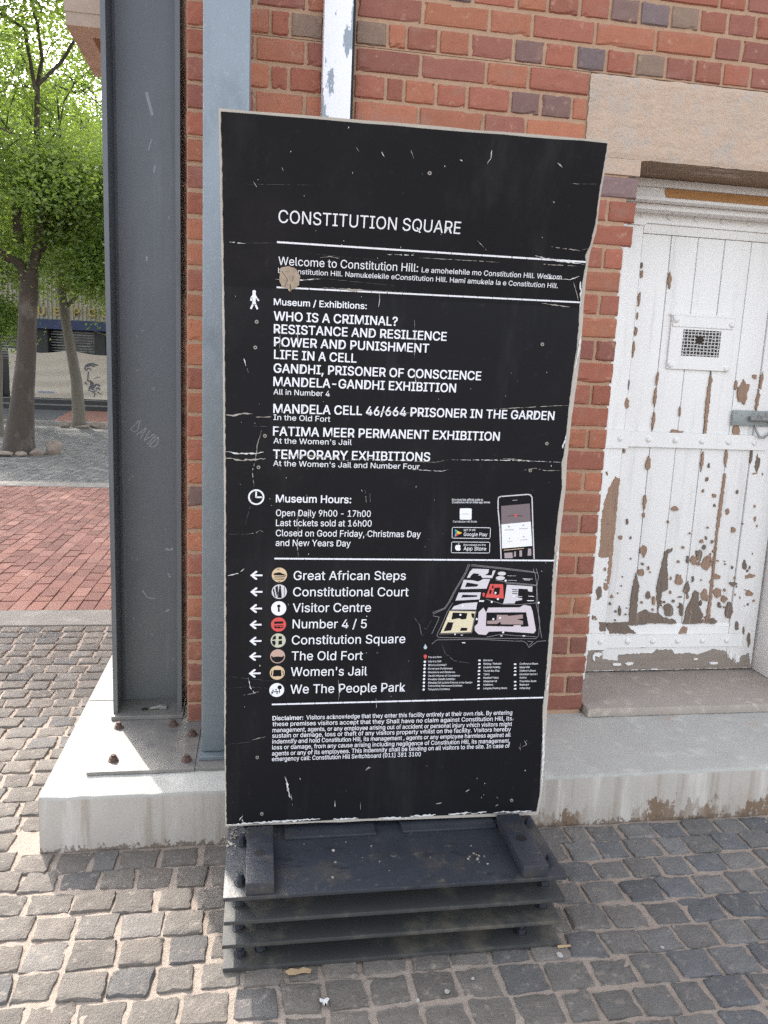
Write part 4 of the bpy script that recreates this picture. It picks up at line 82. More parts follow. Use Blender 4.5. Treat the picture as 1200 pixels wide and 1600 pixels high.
def M(name, col, rough=.8, var=.18, scale=8, bump=0., bscale=80, metal=0., spec=.5, tint=False, stretch=(1, 1, 1), layers=(), bdist=.004):
    """layers: (colour, noise scale, lo, hi, strength, stretch) patches of another colour"""
    m = bpy.data.materials.new(name); m.use_nodes = True; nt = m.node_tree; b = nt.nodes['Principled BSDF']
    v = coords(nt, stretch)
    base = tuple(col)
    c = mix_rgb(nt, tuple(x*(1-var) for x in base), tuple(min(1, x*(1+var)) for x in base), noise(nt, v, scale))
    if tint:
        at = nt.nodes.new('ShaderNodeAttribute'); at.attribute_name = 'tint'
        c = mix_rgb(nt, c, at.outputs['Color'], 1.0, 'MULTIPLY')
    for (lc, ls, lo, hi, st, sx) in layers:
        f = math_n(nt, 'MULTIPLY', ramp(nt, noise(nt, coords(nt, sx), ls, 6, .65), lo, hi), st)
        c = mix_rgb(nt, c, lc, f)
    nt.links.new(c, b.inputs['Base Color'])
    b.inputs['Roughness'].default_value = rough; b.inputs['Metallic'].default_value = metal
    b.inputs['Specular IOR Level'].default_value = spec
    if bump:
        bn = nt.nodes.new('ShaderNodeBump'); bn.inputs['Strength'].default_value = bump; bn.inputs['Distance'].default_value = bdist
        nt.links.new(noise(nt, v, bscale, 6, .65), bn.inputs['Height']); nt.links.new(bn.outputs[0], b.inputs['Normal'])
    return m
def zstain_tone(m, col, z0, z1, scale=14, stretch=(1, 1, .25), strength=.9, hard=1.0, patch=None, xr=None):
    """dirt, and on steel a plain tone, that starts at a height z0 and dies away at z1, with a ragged edge; patch = (noise scale, lo, hi) keeps it to some stretches"""
    nt = m.node_tree; b = nt.nodes['Principled BSDF']; old = b.inputs['Base Color'].links[0].from_socket
    g = nt.nodes.new('ShaderNodeNewGeometry'); s = nt.nodes.new('ShaderNodeSeparateXYZ'); nt.links.new(g.outputs['Position'], s.inputs[0])
    n = noise(nt, coords(nt, stretch), scale, 7, .72)
    h = math_n(nt, 'ADD', s.outputs[2], math_n(nt, 'MULTIPLY', math_n(nt, 'SUBTRACT', n, .5), (z1-z0)*3.2*hard))
    mid = (z0+z1)/2; d = abs(z1-z0)/2/hard
    r = nt.nodes.new('ShaderNodeMapRange'); r.inputs['From Min'].default_value = mid+d; r.inputs['From Max'].default_value = mid-d; r.interpolation_type = 'SMOOTHSTEP'; nt.links.new(h, r.inputs['Value'])
    f = math_n(nt, 'MULTIPLY', r.outputs['Result'], strength)
    if xr: f = math_n(nt, 'MULTIPLY', f, ramp(nt, s.outputs[0], *xr))
    if patch: f = math_n(nt, 'MULTIPLY', f, ramp(nt, noise(nt, coords(nt, (1, 1, .01)), patch[0], 3, .6), patch[1], patch[2]))
    nt.links.new(mix_rgb(nt, old, col, f), b.inputs['Base Color']); return m
W1 = (1, 1, 1)
m_brick = M('fired_brick', (1, 1, 1), .85, .26, 30, .8, 170, tint=True, layers=[((.52, .34, .24), 26, .57, .74, .55, W1), ((.09, .05, .045), 48, .60, .72, .55, W1), ((.30, .17, .13), 9, .52, .68, .45, W1)], bdist=.003)
zstain_tone(m_brick, (.13, .06, .045), .0, .75, 9, (1, 1, 1), .55)
m_mortar = M('lime_mortar', (.41, .265, .175), .95, .2, 60, .6, 220)
m_lintel = M('pinkish_render', (.51, .375, .283), .9, .16, 18, .9, 70, layers=[((.46, .39, .335), 16, .47, .66, .8, W1), ((.58, .42, .315), 22, .55, .7, .7, W1), ((.44, .385, .34), 3, .5, .66, .5, W1), ((.24, .185, .145), 70, .655, .72, .7, W1), ((.40, .355, .31), 6, .52, .64, .45, (1, 1, .5))], bdist=.009)
m_soffit = M('brown_soffit', (.26, .18, .125), .9, .25, 9, .4, 60, layers=[((.5, .42, .35), 12, .55, .7, .8, (.4, 3, 3))])  # underside browner and darker than the lintel face
m_conc = M('pale_concrete', (.40, .39, .36), .9, .12, 5, .35, 120, layers=[((.49, .48, .44), 7, .52, .66, .8, W1), ((.40, .28, .20), 4, .62, .72, .55, W1), ((.23, .21, .19), 75, .66, .72, .6, W1), ((.36, .355, .33), 9, .52, .64, .6, W1)])
m_concf = M('streaked_concrete', (.40, .365, .325), .9, .12, 6, .35, 90, layers=[((.27, .22, .175), 18, .50, .66, .6, (1, 1, .05)), ((.53, .50, .45), 13, .54, .66, .7, (1, 1, .10)), ((.34, .24, .16), 5, .60, .72, .5, (1, 1, .3)), ((.10, .07, .05), 130, .70, .75, .8, W1)])
zstain_tone(m_concf, (.155, .095, .055), -.172, -.118, 26, (1, 1, .45), .9, 2.6, (2.3, .42, .53), (-1.0, -.4))
zstain_tone(m_concf, (.12, .085, .06), -.192, -.176, 60, (1, 1, .8), .8, 3.0)
m_step = M('worn_step', (.35, .305, .265), .92, .16, 8, .5, 110, layers=[((.52, .45, .38), 16, .55, .68, .7, W1), ((.25, .19, .15), 40, .62, .72, .5, W1)])
m_kerb = M('kerb_concrete', (.21, .192, .17), .9, .12, 4, .3, 90, layers=[((.29, .27, .245), 6, .5, .65, .6, W1)])
m_sett = M('granite_sett', (1, 1, 1), .9, .28, 34, 1.0, 110, tint=True, layers=[((.33, .28, .235), 38, .54, .70, .55, W1), ((.055, .05, .05), 85, .60, .70, .6, W1), ((.40, .37, .34), 210, .66, .74, .6, W1)], bdist=.006)
m_sand = M('joint_sand', (.34, .28, .232), .95, .25, 35, .8, 130, layers=[((.38, .325, .275), 20, .58, .68, .7, W1), ((.22, .175, .14), 26, .6, .7, .6, W1)], bdist=.006)
m_dark = M('dark_painted_steel', (.108, .116, .128), .48, .13, 5, .12, 120, .25, .5, layers=[((.17, .185, .20), 3, .52, .7, .6, (1, 1, .35)), ((.25, .25, .25), 60, .74, .78, .6, W1), ((.075, .085, .09), 6, .55, .7, .5, (2, 2, .2)), ((.20, .205, .20), 26, .56, .72, .30, (1, 1, .05)), ((.075, .06, .05), 34, .66, .74, .4, (1, 1, .12))])
zstain_tone(m_dark, (.15, .155, .14), .05, .75, 5, (1, 1, .4), .55)  # steel turns a paler olive grey towards the foot
m_plate = M('dusty_steel_plate', (.21, .20, .185), .5, .2, 9, .25, 120, .25, .5, layers=[((.30, .28, .25), 7, .5, .68, .7, W1), ((.11, .115, .12), 10, .55, .7, .6, W1)])
m_galv = M('galvanised_steel', (.215, .25, .285), .5, .12, 9, .12, 100, .3, .5, layers=[((.30, .35, .41), 55, .56, .68, .5, W1), ((.13, .16, .185), 4, .53, .68, .6, (1, 1, .4))])
zstain_tone(m_galv, (.15, .175, .18), .25, 1.7, 3, (1, 1, .4), .5)  # zinc grey gets darker towards the foot
m_rust = M('rusty_bolt', (.13, .085, .07), .75, .35, 60, .5, 200, .3)
m_paintpipe = M('peeling_white_paint', (.80, .80, .86), .5, .04, 6, .1, 60, layers=[((.27, .31, .36), 7.5, .585, .60, 1, (1.6, 1.6, .55)), ((.20, .22, .25), 45, .68, .69, 1, (1, 1, .4))])
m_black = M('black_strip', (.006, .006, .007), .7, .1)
m_white = M('old_white_paint', (.76, .735, .71), .55, .05, 5, .10, 90, layers=[((.66, .64, .60), 8, .56, .74, .5, (2, 2, .35)), ((.30, .24, .19), 130, .745, .755, .5, (1, 1, .3))])
m_whiteL = M('bright_white_paint', (.80, .785, .765), .5, .04, 4, .08, 70, layers=[((.64, .62, .59), 7, .54, .72, .6, (3, 3, .25)), ((.55, .52, .48), 3, .6, .75, .5, (3, 3, .4)), ((.30, .22, .18), 90, .735, .745, .6, (1, 1, .3))])
m_wood = M('bare_brown_wood', (.33, .215, .15), .85, .3, 10, .6, 60, stretch=(9, 9, .7), layers=[((.12, .085, .065), 14, .56, .68, .7, (10, 10, .5))])
m_woodg = M('weathered_grey_wood', (.185, .142, .112), .9, .35, 10, .6, 60, stretch=(9, 9, .8), layers=[((.36, .30, .25), 8, .55, .7, .6, (6, 6, .8))])
m_woodh = M('weathered_rail_wood', (.27, .225, .19), .9, .3, 8, .5, 60, stretch=(.8, 9, 9))
m_batten = M('varnished_batten', (.40, .185, .05), .5, .25, 6, .2, 60, stretch=(1, 8, 14))
m_gap = M('dark_gap', (.035, .027, .022), .95, .2)
m_iron = M('grey_iron', (.27, .29, .285), .5, .2, 14, .3, 80, .3, layers=[((.16, .12, .10), 20, .58, .66, .7, W1)])
m_sign = M('black_vinyl', (.0110, .0108, .0130), .36, .15, 3, .04, 60, spec=.11, layers=[((.0195, .0175, .0195), 2.5, .5, .72, .8, W1), ((.030, .030, .032), 7, .52, .74, .5, (1, 1, .18)), ((.027, .027, .030), 40, .6, .75, .5, W1), ((.035, .035, .04), 30, .7, .78, .4, (1, 1, .3))])
m_core = M('composite_core', (.43, .39, .34), .7, .12, 20, .2, 80, layers=[((.40, .345, .29), 14, .55, .66, .7, W1)])
m_print = M('white_print', (.80, .80, .84), .5, .03)
m_grey = M('grey_print', (.60, .57, .60), .5, .03); m_pink = M('lilac_print', (.60, .53, .57), .5, .03)
m_cream = M('cream_print', (.68, .60, .41), .5, .03); m_red = M('red_print', (.62, .075, .07), .5, .03)
m_mauve = M('mauve_print', (.34, .24, .235), .5, .03); m_icon1 = M('tan_print', (.62, .46, .29), .5, .03)
m_icon6 = M('rose_print', (.50, .34, .28), .5, .03); m_icon5 = M('sage_print', (.52, .52, .40), .5, .03)
m_line = M('thin_line_print', (.26, .24, .25), .5, .03); m_scr = M('screen_print', (.17, .13, .14), .5, .05)
m_b1 = M('blue_print', (.10, .42, .70), .5, 0.02); m_b2 = M('green_print', (.10, .5, .2), .5, .02); m_b3 = M('yellow_print', (.75, .5, .05), .5, .02)
m_scratch = M('scuffed_core', (.33, .30, .265), .8, .25, 40); m_faint = M('faint_scuff', (.075, .075, .082), .7, .2, 30)
m_chipw = M('flaked_white', (.62, .61, .60), .7, .08, 40)
m_torn = M('torn_core', (.36, .285, .215), .85, .45, 60, .6, 120)
m_base = M('base_black_paint', (.036, .040, .050), .42, .3, 7, .25, 90, .1, .5, layers=[((.085, .076, .064), 5, .48, .68, .8, W1), ((.14, .12, .10), 40, .60, .72, .6, W1), ((.016, .018, .024), 12, .56, .68, .6, (1, 2, 1))])
m_baseside = M('grimy_base_paint', (.045, .046, .046), .6, .3, 7, .2, 90, .1, .5, layers=[((.13, .115, .09), 6, .5, .68, .8, (1, 1, 1))])
m_bark = M('tree_bark', (.066, .054, .045), .95, .3, 10, .9, 30, stretch=(1, 1, .35), layers=[((.15, .135, .115), 4, .52, .68, .7, (1, 1, .6)), ((.07, .055, .045), 9, .55, .66, .7, (1, 1, .5))], bdist=.02)
m_barkp = M('pale_bark', (.14, .125, .10), .95, .25, 10, .8, 30, stretch=(1, 1, .35), layers=[((.14, .12, .095), 5, .55, .68, .7, (1, 1, .6))], bdist=.02)
m_stone = M('rough_stone', (.24, .20, .165), .95, .3, 8, .8, 30, bdist=.02)
m_asph = M('asphalt', (.085, .085, .088), .9, .2, 3, .3, 60)
m_redp = M('red_clay_paving', (.26, .125, .095), .9, .15, 5, .2, 60)
m_cfac = M('ribbed_cream_wall', (.46, .43, .35), .9, .12, 1.2, .2, 30, layers=[((.22, .20, .17), 2.2, .55, .72, .6, (3, 3, .2))])
m_blue = M('faded_blue_fascia', (.035, .052, .125), .6, .25, 2.0, layers=[((.30, .32, .38), 7, .62, .66, .6, (1, 1, 2))])
m_dglass = M('dark_shop_glass', (.012, .015, .022), .12, .2, spec=.6)
m_slat = M('grey_shutter_slat', (.30, .31, .30), .5, .2, 4, metal=.2, layers=[((.12, .10, .09), 2.5, .5, .6, .8, W1), ((.35, .12, .07), 2.2, .64, .68, .6, W1)])
m_gold = M('gold_letter', (.42, .32, .12), .4, .1, 4, metal=.2)
m_canvas = M('cream_canvas', (.52, .46, .385), .9, .08, 3, .15, 30)
m_ink = M('ink_drawing', (.11, .11, .13), .9, .3, 12); m_ink2 = M('faded_blue_ink', (.25, .29, .38), .9, .2)
m_stepd = M('dark_stone_step', (.035, .035, .037), .7, .2, 3); m_stepe = M('step_tread', (.16, .155, .15), .8, .2, 3)
m_upper = M('upper_facade', (.40, .39, .36), .9, .1, 1.0); m_canopy = M('aged_canopy_concrete', (.38, .325, .27), .9, .15, 5, .3, 50, layers=[((.20, .165, .14), 7, .56, .7, .6, (1, 1, .3)), ((.50, .43, .36), 5, .5, .7, .5, W1)])
m_leafdry = M('dry_leaf', (.42, .30, .17), .9, .2); m_gum = M('pale_gum', (.42, .40, .38), .9, .1)
def leaf_mat(name, c1, c2, tr):
    m = bpy.data.materials.new(name); m.use_nodes = True; nt = m.node_tree; nt.nodes.remove(nt.nodes['Principled BSDF'])
    at = nt.nodes.new('ShaderNodeAttribute'); at.attribute_name = 'tint'
    sep = nt.nodes.new('ShaderNodeSeparateColor'); nt.links.new(at.outputs['Color'], sep.inputs[0])
    c = mix_rgb(nt, c1, c2, sep.outputs[0])
    d = nt.nodes.new('ShaderNodeBsdfDiffuse'); t = nt.nodes.new('ShaderNodeBsdfTranslucent'); g = nt.nodes.new('ShaderNodeBsdfGlossy'); g.inputs['Roughness'].default_value = .45
    nt.links.new(c, d.inputs[0]); nt.links.new(mix_rgb(nt, c, tr, .55), t.inputs[0])
    a = nt.nodes.new('ShaderNodeMixShader'); a.inputs[0].default_value = .6; nt.links.new(d.outputs[0], a.inputs[1]); nt.links.new(t.outputs[0], a.inputs[2])
    e = nt.nodes.new('ShaderNodeMixShader'); e.inputs[0].default_value = .05; nt.links.new(a.outputs[0], e.inputs[1]); nt.links.new(g.outputs[0], e.inputs[2])
    nt.links.new(e.outputs[0], nt.nodes['Material Output'].inputs[0]); return m
m_leaf = leaf_mat('fresh_leaf', (.065, .135, .022), (.155, .245, .04), (.37, .48, .07))
m_leaf2 = leaf_mat('deep_leaf', (.05, .11, .022), (.11, .19, .035), (.28, .38, .06))

# ---------------------------------------------------------------- mesh helpers
class MB:
    def __init__(s): s.v = []; s.f = []; s.mi = []; s.tint = None
    def add(s, vs, fs, mi=0):
        o = len(s.v); s.v += [tuple(v) for v in vs]; s.f += [tuple(i+o for i in f) for f in fs]; s.mi += [mi]*len(fs); return s
    def box(s, x0, x1, y0, y1, z0, z1, mi=0, bev=0.0):
        if bev <= 0:
            vs = [(x, y, z) for z in (z0, z1) for y in (y0, y1) for x in (x0, x1)]
            return s.add(vs, [(0, 2, 3, 1), (4, 5, 7, 6), (0, 1, 5, 4), (2, 6, 7, 3), (0, 4, 6, 2), (1, 3, 7, 5)], mi)
        bm = bmesh.new(); bmesh.ops.create_cube(bm, size=1)
        for v in bm.verts: v.co = Vector((x0+(v.co.x+.5)*(x1-x0), y0+(v.co.y+.5)*(y1-y0), z0+(v.co.z+.5)*(z1-z0)))
        bmesh.ops.bevel(bm, geom=list(bm.edges), offset=bev, segments=2, affect='EDGES', profile=.6)
        return s.bm(bm, mi)
    def bm(s, bm, mi=0):
        bm.verts.index_update()
        s.add([v.co[:] for v in bm.verts], [[v.index for v in f.verts] for f in bm.faces], mi); bm.free(); return s
    def cyl(s, p0, p1, r0, r1=None, n=12, mi=0, cap=True):
        r1 = r0 if r1 is None else r1; p0 = Vector(p0); p1 = Vector(p1); d = (p1-p0).normalized()
        a = d.orthogonal().normalized(); b = d.cross(a)
        vs = [p0+(a*math.cos(t)+b*math.sin(t))*r0 for t in [2*math.pi*i/n for i in range(n)]] + [p1+(a*math.cos(t)+b*math.sin(t))*r1 for t in [2*math.pi*i/n for i in range(n)]]
        fs = [(i, (i+1) % n, n+(i+1) % n, n+i) for i in range(n)]
        if cap: fs += [tuple(range(n))[::-1], tuple(range(n, 2*n))]
        return s.add(vs, fs, mi)
    def tube(s, pts, rad, n=10, mi=0, wob=0.0):
        pts = [Vector(p) for p in pts]; rings = []
        a = None
        for i, p in enumerate(pts):
            d = (pts[min(i+1, len(pts)-1)]-pts[max(i-1, 0)]).normalized()
            if a is None: a = d.orthogonal().normalized()
            a = (a-d*a.dot(d)).normalized(); b = d.cross(a)
            rings.append([p+(a*math.cos(t)+b*math.sin(t))*rad[i]*(1+random.uniform(-wob, wob)) for t in [2*math.pi*k/n for k in range(n)]])
        vs = [q for r in rings for q in r]
        fs = [(i*n+k, i*n+(k+1) % n, (i+1)*n+(k+1) % n, (i+1)*n+k) for i in range(len(rings)-1) for k in range(n)]
        fs += [tuple(range(n))[::-1], tuple(range((len(rings)-1)*n, len(rings)*n))]
        return s.add(vs, fs, mi)
    def prism_y(s, poly, y0, y1, mi=0):
        """outline in (x, z) given a depth from y0 (front) to y1 (back)"""
        n = len(poly); area = sum(poly[i][0]*poly[(i+1) % n][1]-poly[(i+1) % n][0]*poly[i][1] for i in range(n))
        if area < 0: poly = list(poly)[::-1]
        vs = [(x, y0, z) for x, z in poly]+[(x, y1, z) for x, z in poly]; fs = []
        for t in tessellate_polygon([[Vector((x, z, 0)) for x, z in poly]]):
            p, q, r = (poly[k] for k in t); t = tuple(t) if (q[0]-p[0])*(r[1]-p[1])-(q[1]-p[1])*(r[0]-p[0]) > 0 else tuple(t)[::-1]
            fs += [t, tuple(n+k for k in t[::-1])]
        fs += [(i, n+i, n+(i+1) % n, (i+1) % n) for i in range(n)]
        return s.add(vs, fs, mi)
def mesh_np(name, verts, faces, mats, tint=None, smooth=False, mi=None):
    me = bpy.data.meshes.new(name); verts = np.asarray(verts, dtype=np.float32); faces = np.asarray(faces, dtype=np.int32)
    me.vertices.add(len(verts)); me.vertices.foreach_set('co', verts.ravel())
    k = faces.shape[1]; me.loops.add(faces.size); me.loops.foreach_set('vertex_index', faces.ravel())
    me.polygons.add(len(faces)); me.polygons.foreach_set('loop_start', np.arange(0, faces.size, k, dtype=np.int32))
    for m in mats: me.materials.append(m)
    if mi is not None: me.polygons.foreach_set('material_index', np.asarray(mi, dtype=np.int32))
    me.update(calc_edges=True); me.validate()
    if tint is not None:
        ca = me.color_attributes.new('tint', 'FLOAT_COLOR', 'POINT'); ca.data.foreach_set('color', np.asarray(tint, dtype=np.float32).ravel())
    me.polygons.foreach_set('use_smooth', np.full(len(faces), bool(smooth)))
    if smooth and smooth is not True: me.set_sharp_from_angle(angle=math.radians(smooth))
    return me
ORG = {}
def tag(o, label=None, cat=None, group=None, kind=None):
    if label: o['label'] = label
    if cat: o['category'] = cat
    if group: o['group'] = group
    if kind: o['kind'] = kind
    return o
def thing(name, label, cat, loc, group=None):
    o = bpy.data.objects.new(name, None); C.objects.link(o); o.location = loc; o.empty_display_size = .1
    ORG[o.name] = Vector(loc); return tag(o, label, cat, group)
def link(name, me, parent=None, **kw):
    o = bpy.data.objects.new(name, me); C.objects.link(o)
    if parent is not None:
        og = ORG[parent.name]; me.transform(Matrix.Translation(-og)); o.parent = parent; ORG[o.name] = og
    else: ORG[o.name] = Vector((0, 0, 0))
    return tag(o, **kw)
def obj(name, mb, mats, parent=None, smooth=False, bevel=0, **kw):
    if not isinstance(mats, (list, tuple)): mats = [mats]
    me = bpy.data.meshes.new(name); me.from_pydata(mb.v, [], mb.f); me.validate()
    for m in mats: me.materials.append(m)
    if len(mb.mi) == len(me.polygons): me.polygons.foreach_set('material_index', mb.mi)
    me.update()
    if smooth:
        me.polygons.foreach_set('use_smooth', [True]*len(me.polygons))
        me.set_sharp_from_angle(angle=math.radians(38))
    return link(name, me, parent, **kw)
def struct(name, mb, mats, **kw): return obj(name, mb, mats, kind='structure', **kw)
def repeat(src, parent, loc, **kw):
    """a further copy of a part that was built around its own origin"""
    c = src.copy(); C.objects.link(c); c.parent = parent; c.location = Vector(loc)-ORG[parent.name]; ORG[c.name] = ORG[parent.name]
    for k in ('label',):
        if k in c: del c[k]
    return tag(c, **kw)
def local_part(name, mb, mats, parent, loc, smooth=True):
    """a part modelled about its own origin, placed at loc"""
    og = ORG[parent.name]; ORG[parent.name] = Vector((0, 0, 0)); o = obj(name, mb, mats, parent, smooth); ORG[parent.name] = og
    o.location = Vector(loc)-og; ORG[o.name] = og; return o

# ================================================================ ground
mb = MB(); mb.box(-60, 60, -40, 80, GZ-.4, GZ-.03); struct('ground', mb, m_asph)
def sand_grid(x0, x1, y0, y1, st):
    xs = np.arange(x0, x1+st, st); ys = np.arange(y0, y1+st*.5, st); ys[-1] = y1
    X, Y = np.meshgrid(xs, ys); Z = RNG.normal(0, 1, X.shape)
    for _ in range(2): Z = (Z+np.roll(Z, 1, 0)+np.roll(Z, 1, 1)+np.roll(Z, -1, 0)+np.roll(Z, -1, 1))/3.2
    Z = np.clip(Z*.0012-.0076, -.011, -.0055); Z[0] = Z[-1] = -.0065; Z[:, 0] = Z[:, -1] = -.0065
    q = np.arange(X.size).reshape(X.shape); F = np.stack([q[:-1, :-1], q[:-1, 1:], q[1:, 1:], q[1:, :-1]], -1).reshape(-1, 4)
    return np.stack([X, Y, GZ+Z], -1).reshape(-1, 3), F
sv, sf = sand_grid(-4.6, 3.0, -2.75, 1.80, .019)
link('sand_bed', mesh_np('sand_bed', sv, sf, [m_sand], None, True), kind='structure')
mb = MB(); zz = GZ-.0065
for a, b, c, d in ((-14, -4.6, -14, 1.8), (3.0, 14, -14, 1.8), (-4.6, 3.0, -14, -2.75)): mb.add([(a, c, zz), (b, c, zz), (b, d, zz), (a, d, zz)], [(0, 1, 2, 3)])
struct('plaza_paving', mb, M('plaza_setts_far', (.24, .215, .19), .95, .25, 9, .8, 9))
def setts(x0, x1, y0, y1, skip):
    cs = []; ts = []; y = y1-.012; row = 0; drift = 0.
    while y-.1 > y0:
        h = .103+RNG.uniform(-.006, .006); drift += RNG.uniform(-.028, .028); drift *= .9
        x = x0+drift+.02*math.sin(row*.7)+(.03 if row % 2 else 0)
        while x < x1:
            w = .118+RNG.uniform(-.012, .012); yy = y+.012*math.sin(x*1.7+.4)+.008*math.sin(x*4.1+row*.2)
            if RNG.rand() < .03: w *= .75
            if not skip(x, x+w, yy-h, yy):
                g = .0050
                if yy > -.54 and yy-h < -.497 and x+w > -2.05: yy = min(yy, -.502)
                c = np.array([(x+g, yy-h+g), (x+w-g, yy-h+g), (x+w-g, yy-g), (x+g, yy-g)])+RNG.uniform(-.0065, .0065, (4, 2))
                cs.append(c); u = RNG.rand()
                t = (.192, .170, .148) if u < .5 else ((.212, .184, .158) if u < .75 else ((.160, .150, .142) if u < .92 else (.215, .195, .175)))
                bl = max(0, min(1, (x+.9)/.8)); t = np.array(t)*(1-bl)+np.array(t)*np.array((.84, .915, 1.0))*bl
                ts.append(t*RNG.uniform(.86, 1.16)*(.90+.20*bl))
            x += w
        y -= h+RNG.uniform(-.002, .003); row += 1
    cs = np.array(cs); ts = np.array(ts); N = len(cs)
    s = np.array([0, .035, .12, .3, .5, .7, .88, .965, 1]); k = len(s)
    U, V = np.meshgrid(s, s); U = U.ravel(); V = V.ravel()
    P = (cs[:, 0, None]*((1-U)*(1-V))[None, :, None]+cs[:, 1, None]*(U*(1-V))[None, :, None]+cs[:, 2, None]*(U*V)[None, :, None]+cs[:, 3, None]*((1-U)*V)[None, :, None])
    P = P+RNG.normal(0, .0017, P.shape)
    ring = np.minimum(np.minimum(U, 1-U), np.minimum(V, 1-V))
    cen = cs.mean(1)[:, None]; cor = ((np.abs(U-.5) > .4) & (np.abs(V-.5) > .4))[None, :, None]
    P = np.where(cor, cen+(P-cen)*.993, P)
    z = np.where(ring < .001, -.013, np.where(ring < .04, -.0016, np.where(ring < .13, -.0002, .0008)))
    Z = np.broadcast_to(z, (N, k*k))+RNG.normal(0, .0016, (N, k*k))+RNG.uniform(-.004, .003, (N, 1))
    Z = Z+(RNG.uniform(-.02, .02, (N, 1))*(P[..., 0]-cen[..., 0])+RNG.uniform(-.02, .02, (N, 1))*(P[..., 1]-cen[..., 1]))
    verts = np.concatenate([P, (GZ+Z)[..., None]], -1).reshape(-1, 3)
    q = np.arange(k*k).reshape(k, k); fq = np.stack([q[:-1, :-1], q[:-1, 1:], q[1:, 1:], q[1:, :-1]], -1).reshape(-1, 4)
    faces = (fq[None]+(np.arange(N)*k*k)[:, None, None]).reshape(-1, 4)
    tint = np.concatenate([np.repeat(ts, k*k, 0), np.ones((N*k*k, 1))], 1)
    return mesh_np('cobbled_pavement', verts, faces, [m_sett], tint, 40)
link('cobbled_pavement', setts(-4.6, 3.0, -2.7, 1.79, lambda a, b, c, d: b > -2.05+.03 and d > -.495+.05), kind='structure')
mb = MB(); mb.box(-14, 14, 1.80, 2.10, GZ-.1, GZ+.004, 0, .006); struct('kerb_strip', mb, m_kerb)

def pavers(name, x0, x1, y0, y1, pal, m, bw=.104, bl=.208, g=.0035, z=GZ):
    """running bond, bricks lying along y with a soldier row at the near edge"""
    X = []; T = []
    x = x0; col = 0
    while x < x1:
        X.append((x+g, x+bw-g, y0+g, y0+bl-g)); x += bw
    x = x0
    while x < x1:
        y = y0+bl+(bl/2 if col % 2 else 0)-bl/2*(col % 2)*2
        y = y0+bl-(bl/2 if col % 2 else 0)
        while y < y1:
            a = max(y, y0+bl); b = min(y+bl, y1)
            if b-a > .03: X.append((x+g, x+bw-g, a+g, b-g))
            y += bl
        x += bw; col += 1
    X = np.array(X); N = len(X); zz = z+RNG.uniform(-.0022, .0022, (N, 1)); tl = RNG.uniform(-.0025, .0025, (N, 2))
    V = np.stack([np.stack([X[:, a], X[:, b], zz[:, 0]+tl[:, 0]*(1 if a else -1)+tl[:, 1]*(1 if b == 3 else -1)], -1) for a, b in ((0, 2), (1, 2), (1, 3), (0, 3))], 1)
    B = V.copy(); B[:, :, 2] -= .012; c = V.mean(1, keepdims=True); B[:, :, :2] = c[:, :, :2]+(B[:, :, :2]-c[:, :, :2])*1.0
    V[:, :, :2] = c[:, :, :2]+(V[:, :, :2]-c[:, :, :2])*.985
    verts = np.concatenate([V, B], 1).reshape(-1, 3); o = (np.arange(N)*8)[:, None]
    F = np.concatenate([o+np.array(f)[None] for f in ((0, 1, 2, 3), (0, 4, 5, 1), (1, 5, 6, 2), (2, 6, 7, 3), (3, 7, 4, 0))], 0)
    pal = np.array(pal); t = pal[RNG.randint(0, len(pal), N)]*RNG.uniform(.8, 1.2, (N, 1))
    tint = np.concatenate([np.repeat(t, 8, 0), np.ones((N*8, 1))], 1)
    return link(name, mesh_np(name, verts, F, [m], tint), kind='structure')
m_pav = M('paver_surface', (1, 1, 1), .9, .16, 18, .35, 90, tint=True, layers=[((.42, .34, .29), 1.6, .60, .72, .35, W1)])
mb = MB(); mb.add([(-14, 2.1, GZ-.009), (6, 2.1, GZ-.009), (6, 18.6, GZ-.009), (-14, 18.6, GZ-.009)], [(0, 1, 2, 3)]); struct('paving_bed', mb, M('paving_bed', (.13, .10, .085), .95, .2, 30))
pavers('brick_paving', -7.5, -1.66, 2.104, 7.28, [(.262, .122, .092), (.276, .131, .098), (.238, .11, .085), (.29, .146, .112)], m_pav)
mb = MB(); mb.box(-14, 6, 7.28, 7.66, GZ-.1, GZ+.006, 0, .006); struct('kerb_strip', mb, m_kerb)
pavers('grey_paving', -11, -2.2, 7.664, 18.35, [(.125, .122, .118), (.14, .135, .128), (.11, .108, .108), (.155, .15, .14)], m_pav)
mb = MB(); mb.box(-16, 6, 18.36, 18.72, GZ-.1, GZ+.006, 0, .006); struct('kerb_strip', mb, m_kerb)
mb = MB(); mb.add([(-20, 18.72, GZ), (-6.75, 18.72, GZ), (-7.5, 24.6, GZ), (-20, 24.6, GZ)], [(0, 1, 2, 3)]); struct('asphalt_road', mb, m_asph)
mb = MB(); mb.add([(-6.745, 18.72, GZ+.004), (4, 18.72, GZ+.004), (4, 24.6, GZ+.004), (-7.495, 24.6, GZ+.004)], [(0, 1, 2, 3)]); struct('red_pavement', mb, m_redp)

